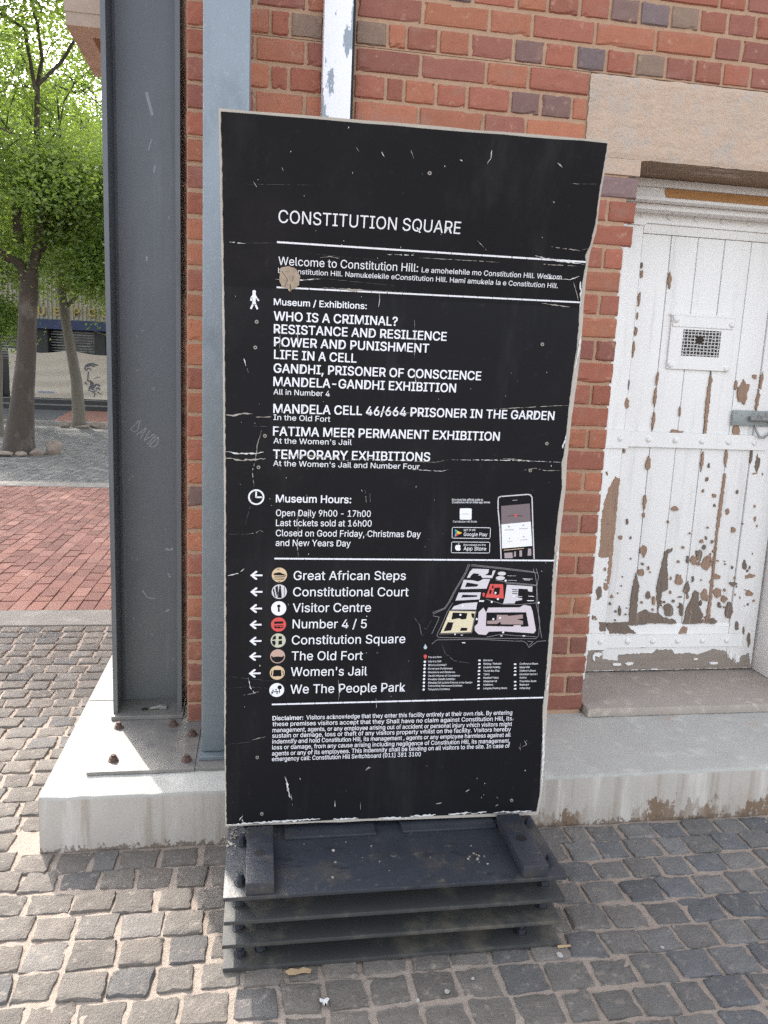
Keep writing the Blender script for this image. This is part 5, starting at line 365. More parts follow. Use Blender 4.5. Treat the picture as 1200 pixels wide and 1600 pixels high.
# ================================================================ concrete plinth
def rough_plinth():
    mb = MB(); n = 120; x0, x1, yf, yb = -2.048, 3.2, -.495, 4.2
    xs = np.linspace(x0, x1, n); yj = RNG.normal(0, .0018, n); zj = RNG.normal(0, .0012, n)
    prof = [(.0, GZ-.06), (.0, -.012), (.004, -.003), (.013, 0.0)]
    vs = []
    for i, x in enumerate(xs):
        for k, (dy, z) in enumerate(prof): vs.append((x, yf+dy+yj[i]*(.5+k*.4), z+(zj[i] if k else 0)))
        vs.append((x, .30, 0)); vs.append((x, yb, 0))
    k = 6; fs = []; mi = []
    for i in range(n-1):
        for j in range(k-1): fs.append((i*k+j, (i+1)*k+j, (i+1)*k+j+1, i*k+j+1)); mi.append(1 if j < 1 else 0)
    mb.v = vs; mb.f = fs; mb.mi = mi
    o = len(vs); m = 60; ys = np.linspace(yf+.001, yb, m); xj = RNG.normal(0, .0015, m)       # left flank
    for y, d in zip(ys, xj): mb.v += [(x0+d*.3, y, GZ-.06), (x0+d, y, -.010), (x0+.008+d*0, y, 0.0)]
    for i in range(m-1):
        for j in range(2): mb.f.append((o+i*3+j, o+i*3+j+1, o+(i+1)*3+j+1, o+(i+1)*3+j)); mb.mi.append(1 if j < 1 else 0)
    mb.add([(x0+.002, .249, .0012), (-1.64, .246, .0012), (-1.64, .2495, .0012), (x0+.002, .2535, .0012)], [(0, 1, 2, 3)], 2)
    return mb
tag(obj('concrete_plinth', rough_plinth(), [m_conc, m_concf, m_gap], smooth=True), 'long stained concrete plinth under the steel column and brick wall', 'plinth')

# ================================================================ brick building
bld = thing('brick_building', 'red brick building with a weathered white plank door and rendered lintel', 'building', (0, 0, 0))
HDR = [-1.52, -1.35, -1.286, -1.17, -1.063, -.948, -.882, -.767, -.652, -.492, -.377, -.257, -.141, -.028, .092, .208, .321, .436]
STR = [-1.401, -1.23, -1.06, -.827, -.587, -.429, -.191, .044, .279, .388]
while HDR[-1] < 3.2: HDR.append(HDR[-1]+.1165)
while STR[-1] < 3.2: STR.append(STR[-1]+.2325)
XL, XD1, CH = -1.632, 1.13, .086
PAL = [((.37, .118, .075), 30), ((.42, .148, .088), 24), ((.345, .116, .078), 18), ((.305, .108, .08), 10), ((.225, .13, .115), 4), ((.20, .145, .145), 2.5), ((.26, .165, .125), 5), ((.45, .16, .09), 8)]
PW = np.array([p[1] for p in PAL], float); PW /= PW.sum()
def brick_list():
    out = []
    for n in range(0, 54):
        z0 = n*CH; z1 = z0+CH; js = HDR if n % 2 else STR
        if z0 < 0.001: z0 = .012
        runs = [(XL, 3.0)]
        if n < 25: runs = [(XL, .032 if n >= 22 else RNG.uniform(-.004, .004)), (XD1, 3.0)]
        elif n < 29: runs = [(XL, -.195), (1.33, 3.0)]
        if n <= 28 and n >= 25: pass
        for a, b in runs:
            cut = [a]+[j for j in js if a+.04 < j < b-.04]+[b]
            if n < 25 and b < .1: cut = [a]+[j for j in js if a+.04 < j < -.16]+([-.202, -.085] if n % 2 else [-.19])+[b]
            cut = sorted(set(cut))
            for i in range(len(cut)-1): out.append((cut[i], cut[i+1], z0, z1, n))
    return out
def brick_mesh(bl, axis_y=True):
    N = len(bl); A = np.array([b[:4] for b in bl])
    g = .0047
    su = np.array([0, .03, .09, .25, .5, .75, .91, .97, 1]); sv = np.array([0, .07, .2, .5, .8, .93, 1])
    U, V = np.meshgrid(su, sv); U = U.ravel(); V = V.ravel(); k = len(U)
    x0 = A[:, 0:1]+g; x1 = A[:, 1:2]-g; z0 = A[:, 2:3]+g; z1 = A[:, 3:4]-g
    w = x1-x0
    # keep bevel width about constant
    ub = np.where(U < .2, U*np.minimum(.13/w, 1.5), np.where(U > .8, 1-(1-U)*np.minimum(.13/w, 1.5), U))
    X = x0+ub*w; Z = z0+V*(z1-z0)
    ring = (U == 0) | (U == 1) | (V == 0) | (V == 1); r2 = ((U == su[1]) | (U == su[-2]) | (V == sv[1]) | (V == sv[-2])) & ~ring
    Y = np.where(ring, .010, np.where(r2, .0012, 0.))[None]+RNG.normal(0, .0007, (N, k))+RNG.uniform(-.0022, .0022, (N, 1))
    chip = RNG.rand(N, k) < .05
    Y = np.where(chip & r2[None], Y+.006, Y)
    X = X+np.where(ring, RNG.normal(0, .0016, (N, k)), RNG.normal(0, .0006, (N, k))); Z = Z+np.where(ring, RNG.normal(0, .0014, (N, k)), RNG.normal(0, .0006, (N, k)))
    verts = np.stack([X, Y, Z], -1).reshape(-1, 3)
    q = np.arange(k).reshape(len(sv), len(su)); fq = np.stack([q[:-1, :-1], q[:-1, 1:], q[1:, 1:], q[1:, :-1]], -1).reshape(-1, 4)
    faces = (fq[None]+(np.arange(N)*k)[:, None, None]).reshape(-1, 4)
    T = []
    for b in bl:
        n = b[4]; hd = n % 2 and n > 24
        c = np.array(PAL[RNG.choice([0, 1, 1, 2, 7, 3] if (n > 24 and not n % 2) else len(PAL), p=None if (n > 24 and not n % 2) else PW)][0])*np.array((.99, 1.05, 1.03))
        if n == 24 and -.3 < b[0] < 0: c = np.array((.245, .16, .155))
        if hd and b[0] > -.95 and RNG.rand() < .24: c = np.array(PAL[4+int(RNG.randint(0, 2))][0])
        T.append(c*RNG.uniform(.88, 1.14))
    tint = np.concatenate([np.repeat(np.array(T), k, 0), np.ones((N*k, 1))], 1)
    return verts, faces, tint
v, f, t = brick_mesh(brick_list())
# left flank of the building: the same bricks turned round the corner
fl = []
for n in range(54):
    y = .0; k = n
    while y < 4.0:
        w = (.115 if n % 2 else .232); w = .1 if (y == 0 and not n % 2) else w; fl.append((y+.001, y+w, max(n*CH, .012), (n+1)*CH, n)); y += w
v2, f2, t2 = brick_mesh(fl); v2 = np.stack([XL+.002+v2[:, 1], v2[:, 0]+.012, v2[:, 2]], -1); f2 = f2[:, ::-1]
jl = []
for n in range(25):
    for a, b in (((.002, .115), (.115, .225), (.225, .338)) if n % 2 else ((.002, .225), (.225, .338))): jl.append((a, b, max(n*CH, .012), (n+1)*CH, n))
v3, f3, t3 = brick_mesh(jl); v3 = np.stack([-.003-v3[:, 1], v3[:, 0], v3[:, 2]], -1)
V = np.concatenate([v, v2, v3]); F = np.concatenate([f, f2+len(v), f3+len(v)+len(v2)]); T = np.concatenate([t, t2, t3]); mi = [0]*len(F); nv = len(V)
core = MB()      # mortar body, set back from the brick faces, with the door opening left open
TOP = 54*CH
core.box(XL+.004, -.0125, .0065, .345, 0.0, 2.15, 1); core.box(XD1+.006, 3.0, .0065, .345, 0, 2.15, 1)
core.box(XL+.004, -.1945, .0066, .345, 2.151, 2.493, 1); core.box(1.335, 3.0, .0066, .345, 2.151, 2.493, 1); core.box(XL+.004, 3.0, .0067, .345, 2.495, TOP, 1)
core.box(XL+.005, 3.0, .50, 4.0, 0, TOP, 1); core.box(XL+.0045, -.1, .346, .499, 0, TOP, 1); core.box(1.2, 3.0, .346, .499, 0, TOP, 1); core.box(-.099, 1.199, .346, .499, 2.2, TOP, 1)
cv = np.array(core.v); cf = np.array(core.f)
V = np.concatenate([V, cv]); F = np.concatenate([F, cf+nv]); T = np.concatenate([T, np.ones((len(cv), 4))]); mi += [1]*len(cf)
link('wall', mesh_np('wall', V, F, [m_brick, m_mortar], T, False, mi), bld)
mb = MB(); mb.box(XL-.12, 3.15, -.12, 4.1, TOP, TOP+.16, 0, .01); obj('roof', mb, m_canopy, bld)
# lintel
def lintel():
    mb = MB(); nx, nz = 40, 16
    def grid(x0, x1, z0, z1, y):
        o = len(mb.v)
        for j in range(nz+1):
            for i in range(nx+1):
                e = (i in (0, nx)) or (j in (0, nz))
                mb.v.append((x0+(x1-x0)*i/nx+(RNG.normal(0, .0012) if e else 0), y+(.004 if e else 0)+RNG.normal(0, .0006), z0+(z1-z0)*j/nz+(RNG.normal(0, .0012) if e else 0)))
        for j in range(nz):
            for i in range(nx): mb.f.append((o+j*(nx+1)+i, o+j*(nx+1)+i+1, o+(j+1)*(nx+1)+i+1, o+(j+1)*(nx+1)+i)); mb.mi.append(0)
    grid(-.195, 1.33, 2.209, 2.490, -.003)
    mb.box(-.1945, .031, .0, .18, 2.151, 2.2085, 0, .003); mb.box(1.125, 1.329, .0, .18, 2.151, 2.2085, 0, .003)
    mb.box(-.193, 1.328, .0012, .30, 2.2095, 2.489, 0)
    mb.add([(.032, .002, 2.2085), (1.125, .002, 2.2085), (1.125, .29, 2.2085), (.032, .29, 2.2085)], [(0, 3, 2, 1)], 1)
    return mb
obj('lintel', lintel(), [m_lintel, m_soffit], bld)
mb = MB(); mb.box(.004, 1.126, -.043, .50, 0.0015, .040, 0, .007)
obj('doorstep', mb, m_step, bld, True)
# door frame with its moulded head
mb = MB(); y0 = .215
mb.box(.03, 1.13, y0, .34, 2.176, 2.2075, 0, .006); mb.box(.03, 1.13, y0+.012, .34, 2.137, 2.1755, 0, .003); mb.box(.03, 1.13, y0-.006, .34, 2.122, 2.1365, 0, .004); mb.box(.03, 1.13, y0+.045, .34, 2.098, 2.1215, 0, .004)
mb.box(1.022, 1.13, .215, .40, .041, 2.0975, 0, .006); mb.box(.03, .12, .26, .40, .041, 2.0975, 0, .006)
fr = obj('door_frame', mb, m_white, bld, True)
mb = MB(); mb.prism_y([(.253, 2.174), (.75, 2.1745), (1.0, 2.173), (1.0, 2.138), (.262, 2.139), (.256, 2.155)], y0+.0095, y0+.0115); obj('bare_batten', mb, m_batten, fr)
mb = MB()
rngp = np.random.RandomState(5)
for k in range(16):
    x = 1.028+rngp.uniform(0, .09); z = .045+abs(rngp.normal(0, .12)); w = rngp.uniform(.006, .018); h = rngp.uniform(.02, .12)
    mb.prism_y([(x+math.cos(a)*w*rngp.uniform(.7, 1.2), z+math.sin(a)*h*rngp.uniform(.7, 1.2)) for a in np.linspace(0, 6.28, 9)[:-1]], .2135, .2148)
obj('bare_wood', mb, m_woodg, fr)
# door
YD = .345
mb = MB()
J = [.238, .371, .497, .623, .750, .870]
mb.box(.10, .2365, YD, YD+.045, .047, 2.10, 0, .003); mb.box(.8725, 1.012, YD, YD+.045, .047, 2.10, 0, .003)       # stiles
mb.box(.2385, .8705, YD+.0006, YD+.045, 2.020, 2.10, 0, .003); mb.box(.2385, .8705, YD+.0006, YD+.045, .047, .262, 0, .003)   # rails
mb.add([(.2385, YD+.002, .262), (.8705, YD+.002, .262), (.8705, YD+.014, .284), (.2385, YD+.014, .284)], [(0, 1, 2, 3)], 0)
for a, b in zip(J[:-1], J[1:]): mb.box(a+.0016, b-.0016, YD+.006+random.uniform(-.001, .001), YD+.04, .280, 2.018, 0, .003)
mb.box(.20, .9, YD+.03, YD+.044, .25, 2.05, 1)
SLOT = {'b': 2, 'g': 3, 'r': 4, 'w': 0}
for ci, (k, poly) in enumerate(CHIPS):
    xs = [q[0] for q in poly]; zs = [q[1] for q in poly]; rail = max(zs) < .285
    key = 'r' if (k == 'g' and rail and max(xs)-min(xs) > .5) else k
    off = (.0042 if k == 'w' else .0010)+.00002*ci
    pl = [(min(1.0095, max(.103, x)), max(.0505, z)) for x, z in poly]
    # roughen the outline
    out = []
    for i in range(len(pl)):
        a, b = pl[i], pl[(i+1) % len(pl)]; L = math.hypot(a[0]-b[0], a[1]-b[1]); n = max(1, int(L/.008))
        for j in range(n):
            t = j/n; s = .0030 if j else .001
            out.append((a[0]+(b[0]-a[0])*t+random.uniform(-s, s), a[1]+(b[1]-a[1])*t+random.uniform(-s, s)))
    mb.prism_y(out, YD-off, YD+.006, SLOT[key])
rf = np.random.RandomState(17)          # fine flakes, thickest towards the foot of the door
for k in range(105):
    z = .285+abs(rf.normal(0, .26)); x = rf.uniform(.17, .99) if k % 3 else rf.uniform(.5, .99)
    if z > 1.05 or 1.09 < z < 1.2: continue
    w = rf.uniform(.0018, .0060); h = w*rf.uniform(.8, 2.4); pl = [(x+math.cos(t)*w*rf.uniform(.6, 1.3), z+math.sin(t)*h*rf.uniform(.6, 1.3)) for t in np.linspace(0, 6.28, 9)[:-1]]
    mb.prism_y(pl, YD-.0034-.00001*k, YD+.006, 2 if rf.rand() < .7 else 3)
door = obj('door', mb, [m_whiteL, m_gap, m_wood, m_woodg, m_woodh], bld, True, label='white plank door with flaking paint')
def strap(z0, z1, x0, x1, tongue, dz=0.0):
    """iron strap with a deeper plate at its hinge end; dz = fall along its length"""
    mb = MB(); mb.prism_y([(x0, z1+.008), (x0+tongue, z1+.008), (x0+tongue+.012, z1), (x1, z1-dz), (x1, z0-dz), (x0+tongue+.012, z0), (x0+tongue, z0-.010), (x0, z0-.010)], YD-.0095, YD-.0035)
    mb.box(x0+.01, x1-.01, YD-.0036, YD-.001, z0+.01-dz, z1-.01-dz); return mb
def rivet():
    mb = MB(); n = 14
    for j, (r, y) in enumerate(((.0135, 0), (.0125, -.004), (.0085, -.0075))):
        for i in range(n): mb.v.append((r*math.cos(2*math.pi*i/n), y, r*math.sin(2*math.pi*i/n)))
    mb.v.append((0, -.009, 0))
    for j in range(2):
        for i in range(n): mb.f.append((j*n+i, j*n+(i+1) % n, (j+1)*n+(i+1) % n, (j+1)*n+i))
    for i in range(n): mb.f.append((2*n+i, 2*n+(i+1) % n, 3*n))
    mb.mi = [0]*len(mb.f); return mb
rv = None
for z0, z1, x1, tg, rx, dz in ((2.060, 2.122, .99, .052, (.222, .345, .468, .592, .716, .84), .004), (1.109, 1.176, .94, .07, (.217, .352, .482, .612, .742, .872), .0), (.165, .226, .94, .06, (.216, .350, .478, .604, .732, .858), .0)):
    obj('hinge_strap', strap(z0, z1, .105, x1, tg+.075, dz), m_whiteL, door)
    for x in rx:
        loc = (x, YD-.0095, (z0+z1)/2-dz*.5)
        if rv is None: rv = local_part('rivet', rivet(), m_whiteL, door, loc)
        else: repeat(rv, door, loc)
# grille
mb = MB(); gx0, gx1, gz0, gz1 = .406, .706, 1.458, 1.690; hx0, hx1, hz0, hz1 = .466, .648, 1.516, 1.630
for a, b, c, d in ((gx0, gx1, hz1, gz1), (gx0, gx1, gz0, hz0), (gx0, hx0, hz0, hz1), (hx1, gx1, hz0, hz1)): mb.box(a, b, YD-.006, YD+.004, c, d)
mb.box(gx0+.004, gx1-.004, YD-.0115, YD-.0062, 1.640, 1.686, 0, .002); mb.box(gx0-.008, gx1+.004, YD-.011, YD-.0062, 1.686, 1.697, 0, .002)
gr = obj('door_grille', mb, m_whiteL, door, label='small square spy grille of woven wire')
mb = MB(); mb.box(hx0, hx1, YD-.0005, YD+.0055, hz0, hz1); obj('grille_opening', mb, m_gap, door)
mb = MB(); nx, nz = 11, 8
for i in range(nx):
    x = hx0+(i+.5)*(hx1-hx0)/nx; mb.tube([(x+random.uniform(-.002, .002), YD-.003+(.002 if (i+j) % 2 else -.002), hz0+(hz1-hz0)*j/nz) for j in range(nz+1)], [.0024]*(nz+1), 5)
for j in range(nz):
    z = hz0+(j+.5)*(hz1-hz0)/nz; mb.tube([(hx0+(hx1-hx0)*i/nx, YD-.003+(-.002 if (i+j) % 2 else .002), z+random.uniform(-.0015, .0015)) for i in range(nx+1)], [.0024]*(nx+1), 5)
obj('grille_wire', mb, m_chipw, door)
mb = MB(); mb.cyl((.547, YD-.008, 1.588), (.547, YD-.002, 1.588), .0175, None, 16); obj('peephole', mb, m_gap, door)
for x, z in ((.424, 1.668), (.690, 1.660), (.420, 1.474), (.692, 1.468)): repeat(rv, door, (x, YD-.0115 if z > 1.6 else YD-.006, z))
# latch
mb = MB(); mb.box(.748, 1.10, YD-.012, YD-.004, 1.219, 1.288, 0, .002); mb.cyl((.825, YD-.022, 1.252), (1.12, YD-.022, 1.249), .011, None, 12); mb.box(.93, .96, YD-.036, YD-.012, 1.232, 1.27, 0, .003)
for x, z in ((.765, 1.277), (.765, 1.231), (.875, 1.275)): mb.cyl((x, YD-.014, z), (x, YD-.011, z), .006, None, 10)
mb.tube([(.862, YD-.014, 1.225), (.864, YD-.022, 1.20), (.882, YD-.026, 1.172), (.905, YD-.026, 1.168), (.93, YD-.024, 1.186), (.95, YD-.02, 1.20)], [.005]*6, 8)
obj('latch', mb, m_iron, door, True, label='grey sliding bolt and hasp')

# ================================================================ steel column, galvanised post, downpipe
col = thing('steel_column', 'dark grey steel H column with scratched name on a bolted base', 'column', (-1.785, .19, 0))
x0, x1, yf, yb = -1.914, -1.655, .055, .325; tf, tw = .0165, .011; HT = 4.9
prof = [(x0, yf), (x0+tf, yf), (x0+tf, .182), (x0+tf+.008, .19), (x1-tf-.008, .19), (x1-tf, .182), (x1-tf, yf), (x1, yf), (x1, yb), (x1-tf, yb), (x1-tf, .20), (x1-tf-.001, .201), (x0+tf+.001, .201), (x0+tf, .20), (x0+tf, yb), (x0, yb)]
mb = MB(); n = len(prof); mb.add([(x, y, .0305) for x, y in prof]+[(x, y, HT) for x, y in prof], [(i, (i+1) % n, n+(i+1) % n, n+i) for i in range(n)]+[tuple(range(n))[::-1], tuple(range(n, 2*n))])
shaft = obj('shaft', mb, m_dark, col)
mb = MB(); mb.box(-1.918, -1.648, .028, .345, .0145, .030, 0, .0015); obj('foot_plate', mb, m_plate, col)
mb = MB(); mb.box(-1.928, -1.572, -.368, .36, .0015, .014, 0, .0015); mb.box(-1.5705, -1.39, -.366, -.012, .0015, .0136, 0, .0015); obj('base_plate', mb, m_plate, col)
mb = MB(); mb.tube([(-1.78, .082, .036), (-1.735, .09, .041)], [.006, .0085], 8); mb.cyl((-1.80, .088, .0298), (-1.80, .088, .0312), .014, None, 14, 1); mb.box(-1.742, -1.715, .078, .102, .0302, .046, 0, .003); obj('bolt_slot', mb, [m_plate, m_gap], col)
def bolt():
    mb = MB(); mb.cyl((0, 0, 0), (0, 0, .0035), .0185, None, 18); mb.cyl((0, 0, .0034), (0, 0, .0145), .0145, None, 6); mb.cyl((0, 0, .0142), (0, 0, .0225), .0085, .0082, 12)
    for k in range(3): mb.cyl((0, 0, .0155+k*.0022), (0, 0, .0165+k*.0022), .0092, None, 12)
    return mb
bt = None
for x, y in ((-1.879, -.035), (-1.678, -.030), (-1.600, -.118), (-1.853, -.292), (-1.603, -.312)):
    if bt is None: bt = local_part('bolt', bolt(), m_rust, col, (x, y, .014))
    else: repeat(bt, col, (x, y, .014)).rotation_euler = (0, 0, random.uniform(0, 1))
# scratched writing on the web: DAVID
def strokes(mb, org, ang, size, rows, y, w=.0022):
    ca, sa = math.cos(ang), math.sin(ang)
    for pl in rows:
        P = [(org[0]+size*(u*ca-v*sa), org[1]+size*(u*sa+v*ca)) for u, v in pl]
        for (ax, az), (bx, bz) in zip(P[:-1], P[1:]):
            L = math.hypot(bx-ax, bz-az) or 1; nx, nz = -(bz-az)/L*w/2, (bx-ax)/L*w/2
            mb.prism_y([(ax+nx, az+nz), (ax-nx, az-nz), (bx-nx, bz-nz), (bx+nx, bz+nz)], y-.0004, y)
    return mb
mb = MB(); LET = [[[(0, 0), (.05, 1), (.55, .35), (.5, .1), (0, 0)]], [[(.75, 0), (1.0, .9), (1.3, 0)], [(.85, .35), (1.2, .4)]], [[(1.4, .9), (1.65, 0), (1.95, .9)]], [[(2.1, 0), (2.15, .9)]], [[(2.35, 0), (2.4, .95), (2.8, .5), (2.75, .15), (2.35, 0)]]]
LTX = lambda L: [[(u*.72, v) for u, v in s] for s in L]
for L in LET: strokes(mb, (-1.858, 1.128), -.72, .055, LTX(L), .19)
obj('scratched_name', mb, M('scratched_steel', (.36, .37, .37), .6, .1), col)
mb = MB(); rs = np.random.RandomState(9)
for pts, w in (([(-1.785, 2.335), (-1.776, 2.30), (-1.765, 2.26)], .010), ([(-1.768, 2.18), (-1.78, 2.14)], .004), ([(-1.757, 2.09), (-1.762, 2.065)], .005), ([(-1.79, 1.77), (-1.789, 1.755)], .008), ([(-1.73, .66), (-1.712, .655), (-1.70, .662)], .007), ([(-1.82, .49), (-1.80, .46), (-1.77, .455)], .004), ([(-1.72, .56), (-1.71, .54)], .005), ([(-1.73, .40), (-1.715, .41)], .006)):
    strokes(mb, (0, 0), 0, 1, [pts], .19, w)
for k in range(26):
    x = rs.uniform(-1.88, -1.69); z = rs.uniform(.1, 2.5); strokes(mb, (0, 0), 0, 1, [[(x, z), (x+rs.normal(0, .004), z+rs.normal(0, .006))]], .19, .003)
obj('scuff_marks', mb, M('scuffed_steel', (.27, .29, .31), .6, .1), col)

post = thing('galvanised_post', 'pale galvanised square steel post standing behind the sign board', 'post', (-1.485, -.21, 0))
mb = MB(); mb.box(-1.555, -1.412, -.283, -.140, .028, 4.9, 0, .012); obj('shaft', mb, m_galv, post, True)
mb = MB(); mb.box(-1.562, -1.40, -.316, -.105, .0142, .0278, 0, .002); obj('foot_plate', mb, m_galv, post)
mb = MB()
for a, b in (((-1.5, .235), (-1.5, .18)), ((-1.52, .235), (-1.46, .233)), ((-1.53, .228), (-1.52, .235))): strokes(mb, (0, 0), 0, 1, [[a, b]], -.2832, .0018)
obj('weld_marks', mb, M('weld_mark', (.20, .24, .25), .6, .1), post)
dp = thing('downpipe', 'white rectangular downpipe with paint peeling off grey metal', 'downpipe', (-1.12, -.03, .4))
mb = MB(); mb.box(-1.174, -1.0755, -.058, -.004, .05, 4.6, 0, .006); obj('pipe', mb, m_paintpipe, dp, True)
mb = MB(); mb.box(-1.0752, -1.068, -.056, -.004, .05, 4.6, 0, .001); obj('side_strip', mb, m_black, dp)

# canopy on the side of the building
cp = thing('concrete_canopy', 'aged concrete canopy slab with a recessed underside above the column', 'canopy', (-1.99, 1.8, 3.0))
X0, X1, Y0, Y1, Z0, Z1 = -2.335, -1.634, 1.455, 2.15, 3.0, 3.42
mb = MB()
for a, b, c, d in ((X0, X0+.10, Y0, Y1), (X0+.10, X1, Y0, Y0+.13), (X0+.10, X1, Y1-.17, Y1)): mb.box(a, b, c, d, Z0, Z0+.06)
mb.box(X0-.004, X1, Y0-.004, Y1+.004, Z0+.06, Z1); mb.box(X0-.03, X1, Y0-.03, Y1+.03, Z1, Z1+.05, 0, .004)
obj('slab', mb, m_canopy, cp)
mb = MB(); mb.box(X0+.101, X1, Y0+.131, Y1-.171, Z0+.052, Z0+.0598); obj('recess_panel', mb, m_canopy, cp)

# ================================================================ information sign
sg = thing('information_sign', 'tall black visitor information board with white lettering on a stacked steel base', 'sign', (-.97, -.95, GZ))
ZK = [-.2, .05, .43, .86, 1.58, 1.69, 1.97, 2.2]; YK = [-.795, -.795, -.785, -.790, -.840, -.865, -.944, -1.01]
def fy(z): return float(np.interp(z, ZK, YK))        # the board bows towards the viewer at its top
def edge(E, t):
    """point at fraction t down a measured edge"""
    zs = [q[1] for q in E]; z = zs[0]+(zs[-1]-zs[0])*t
    return float(np.interp(z, zs[::-1], [q[0] for q in E][::-1])), z
def sheet(EL, ER, off, thick=0.0, rows=150, jit=0.0, tj=0.0):
    mb = MB(); cols = 14
    for i in range(rows+1):
        t = i/rows; (xl, zl), (xr, zr) = edge(EL, t), edge(ER, t)
        xl += random.gauss(0, jit); xr += random.gauss(0, jit)
        for j in range(cols+1):
            s = j/cols; x = xl+(xr-xl)*s; z = zl+(zr-zl)*s
            if i in (0, rows): z += random.gauss(0, tj)
            mb.v.append((x, fy(z)+off, z))
    q = lambda i, j: i*(cols+1)+j
    mb.f = [(q(i, j), q(i+1, j), q(i+1, j+1), q(i, j+1)) for i in range(rows) for j in range(cols)]
    if thick:
        n = len(mb.v); mb.v += [(x, y+thick, z) for x, y, z in mb.v]
        mb.f += [tuple(n+k for k in f[::-1]) for f in list(mb.f)]
        B = [q(0, j) for j in range(cols+1)]+[q(i, cols) for i in range(1, rows+1)]+[q(rows, j) for j in range(cols-1, -1, -1)]+[q(i, 0) for i in range(rows-1, 0, -1)]
        mb.f += [(B[k], B[(k+1) % len(B)], n+B[(k+1) % len(B)], n+B[k]) for k in range(len(B))]
    mb.mi = [0]*len(mb.f); return mb
panel = obj('panel', sheet(PANEL_L, PANEL_R, 0.0, .016, 120, .0003, .0005), m_core, sg)
FO = -.0012
obj('vinyl_face', sheet(FACE_L, FACE_R, FO, 0, 220, .0005, .0006), m_sign, panel)
def flat(mb, poly, off, mi=0):
    """outline in board coordinates laid on the bowed face"""
    pts = [Vector((x, z, 0)) for x, z in poly]
    tris = tessellate_polygon([pts]); o = len(mb.v)
    mb.v += [(x, fy(z)+off, z) for x, z in poly]
    for t in tris:
        a, b, c = (poly[k] for k in t)
        cr = (b[0]-a[0])*(c[1]-a[1])-(b[1]-a[1])*(c[0]-a[0])
        if abs(cr) < 1e-12: continue
        mb.f.append(tuple(o+k for k in (t if cr > 0 else t[::-1]))); mb.mi.append(mi)
    return mb
def ring(cx, cz, r, n=32, sx=1.0): return [(cx+r*sx*math.cos(2*math.pi*i/n), cz+r*math.sin(2*math.pi*i/n)) for i in range(n)]
def ribbon(mb, pts, w, off, mi=0, closed=False):
    if closed: pts = pts+[pts[0]]
    for (ax, az), (bx, bz) in zip(pts[:-1], pts[1:]):
        L = math.hypot(bx-ax, bz-az)
        if L < 1e-6: continue
        nx, nz = -(bz-az)/L*w/2, (bx-ax)/L*w/2; ex, ez = (bx-ax)/L*w*.3, (bz-az)/L*w*.3
        flat(mb, [(ax+nx-ex, az+nz-ez), (ax-nx-ex, az-nz-ez), (bx-nx+ex, bz-nz+ez), (bx+nx+ex, bz+nz+ez)], off, mi)
    return mb
TO = -.0019
try:
    FONT = bpy.data.fonts.load(os.path.join(bpy.utils.system_resource('DATAFILES'), 'fonts', 'Inter.woff2'))
except Exception:
    FONT = None
tmp = bpy.data.curves.new('lettering', 'FONT'); tmo = bpy.data.objects.new('lettering', tmp); C.objects.link(tmo)
if FONT: tmp.font = FONT
tmp.resolution_u = 4
def text_mesh(s, bold):
    tmp.body = s; tmp.offset = 0.0; tmp.extrude = 0
    tmp.offset = bold
    dg = bpy.context.evaluated_depsgraph_get(); dg.update(); me = bpy.data.meshes.new_from_object(tmo.evaluated_get(dg))
    v = np.empty(len(me.vertices)*3, dtype=np.float32); me.vertices.foreach_get('co', v); v = v.reshape(-1, 3)
    f = [tuple(p.vertices) for p in me.polygons]; bpy.data.meshes.remove(me); return v, f
CAPV = text_mesh('H', 0)[0]; CAP = float(CAPV[:, 1].max())
def put_text(mb, s, x0, z0, x1, z1, cap, bold, off=TO, mi=0):
    v, f = text_mesh(s, 0); xa, xb = float(v[:, 0].min()), float(v[:, 0].max())
    L = math.hypot(x1-x0, z1-z0); c, sn = (x1-x0)/L, (z1-z0)/L; d = .024*cap*bold
    if bold >= .8: sh = [(-1, 0), (1, 0), (-.9, .75), (.9, .75), (-.9, -.75), (.9, -.75), (0, 0)]
    elif bold > .05: sh = [(-1, 0), (1, 0), (0, .8), (0, -.8)]
    else: sh = [(0, 0)]
    for k, (dx, dz) in enumerate(sh):         # heavier weights: the same outlines struck again a hair to each side
        u = (v[:, 0]-xa)/(xb-xa)*L+dx*d; w = v[:, 1]/CAP*cap+dz*d
        X = x0+u*c-w*sn; Z = z0+u*sn+w*c; Y = np.interp(Z, ZK, YK)+off-k*.00003
        mb.add(list(zip(X.tolist(), Y.tolist(), Z.tolist())), f, mi)
    return mb
NAMES = {'title': ('title_lettering', 'white heading CONSTITUTION SQUARE'), 'welcome': ('welcome_lettering', 'white welcome lines in several languages'), 'exhib': ('exhibition_list', 'white list of museum exhibitions'), 'hours': ('opening_hours', 'white museum hours'), 'direct': ('direction_list', 'white list of eight destinations'), 'disc': ('disclaimer_text', 'small white disclaimer paragraph'), 'app': None, 'legend': None}
groups = {}
for s, x0, z0, x1, z1, cap, b, g in TEXT:
    if g in ('exhib', 'direct', 'hours'):        # each line of the lists is a part of its own
        obj({'exhib': 'exhibition_line', 'direct': 'destination_line', 'hours': 'opening_hours_line'}[g], put_text(MB(), s, x0, z0, x1, z1, cap, b), m_print, panel)
    else: put_text(groups.setdefault(g, MB()), s, x0, z0, x1, z1, cap, b)
for g, nm in NAMES.items():
    if nm and g in groups: obj(nm[0], groups[g], m_print, panel, label=nm[1])
# rules
for x0, z0, x1, z1, w in RULES:
    mb = MB(); n = 20
    ribbon(mb, [(x0+(x1-x0)*i/n, z0+(z1-z0)*i/n) for i in range(n+1)], w, TO); obj('ruled_line', mb, m_print, panel)
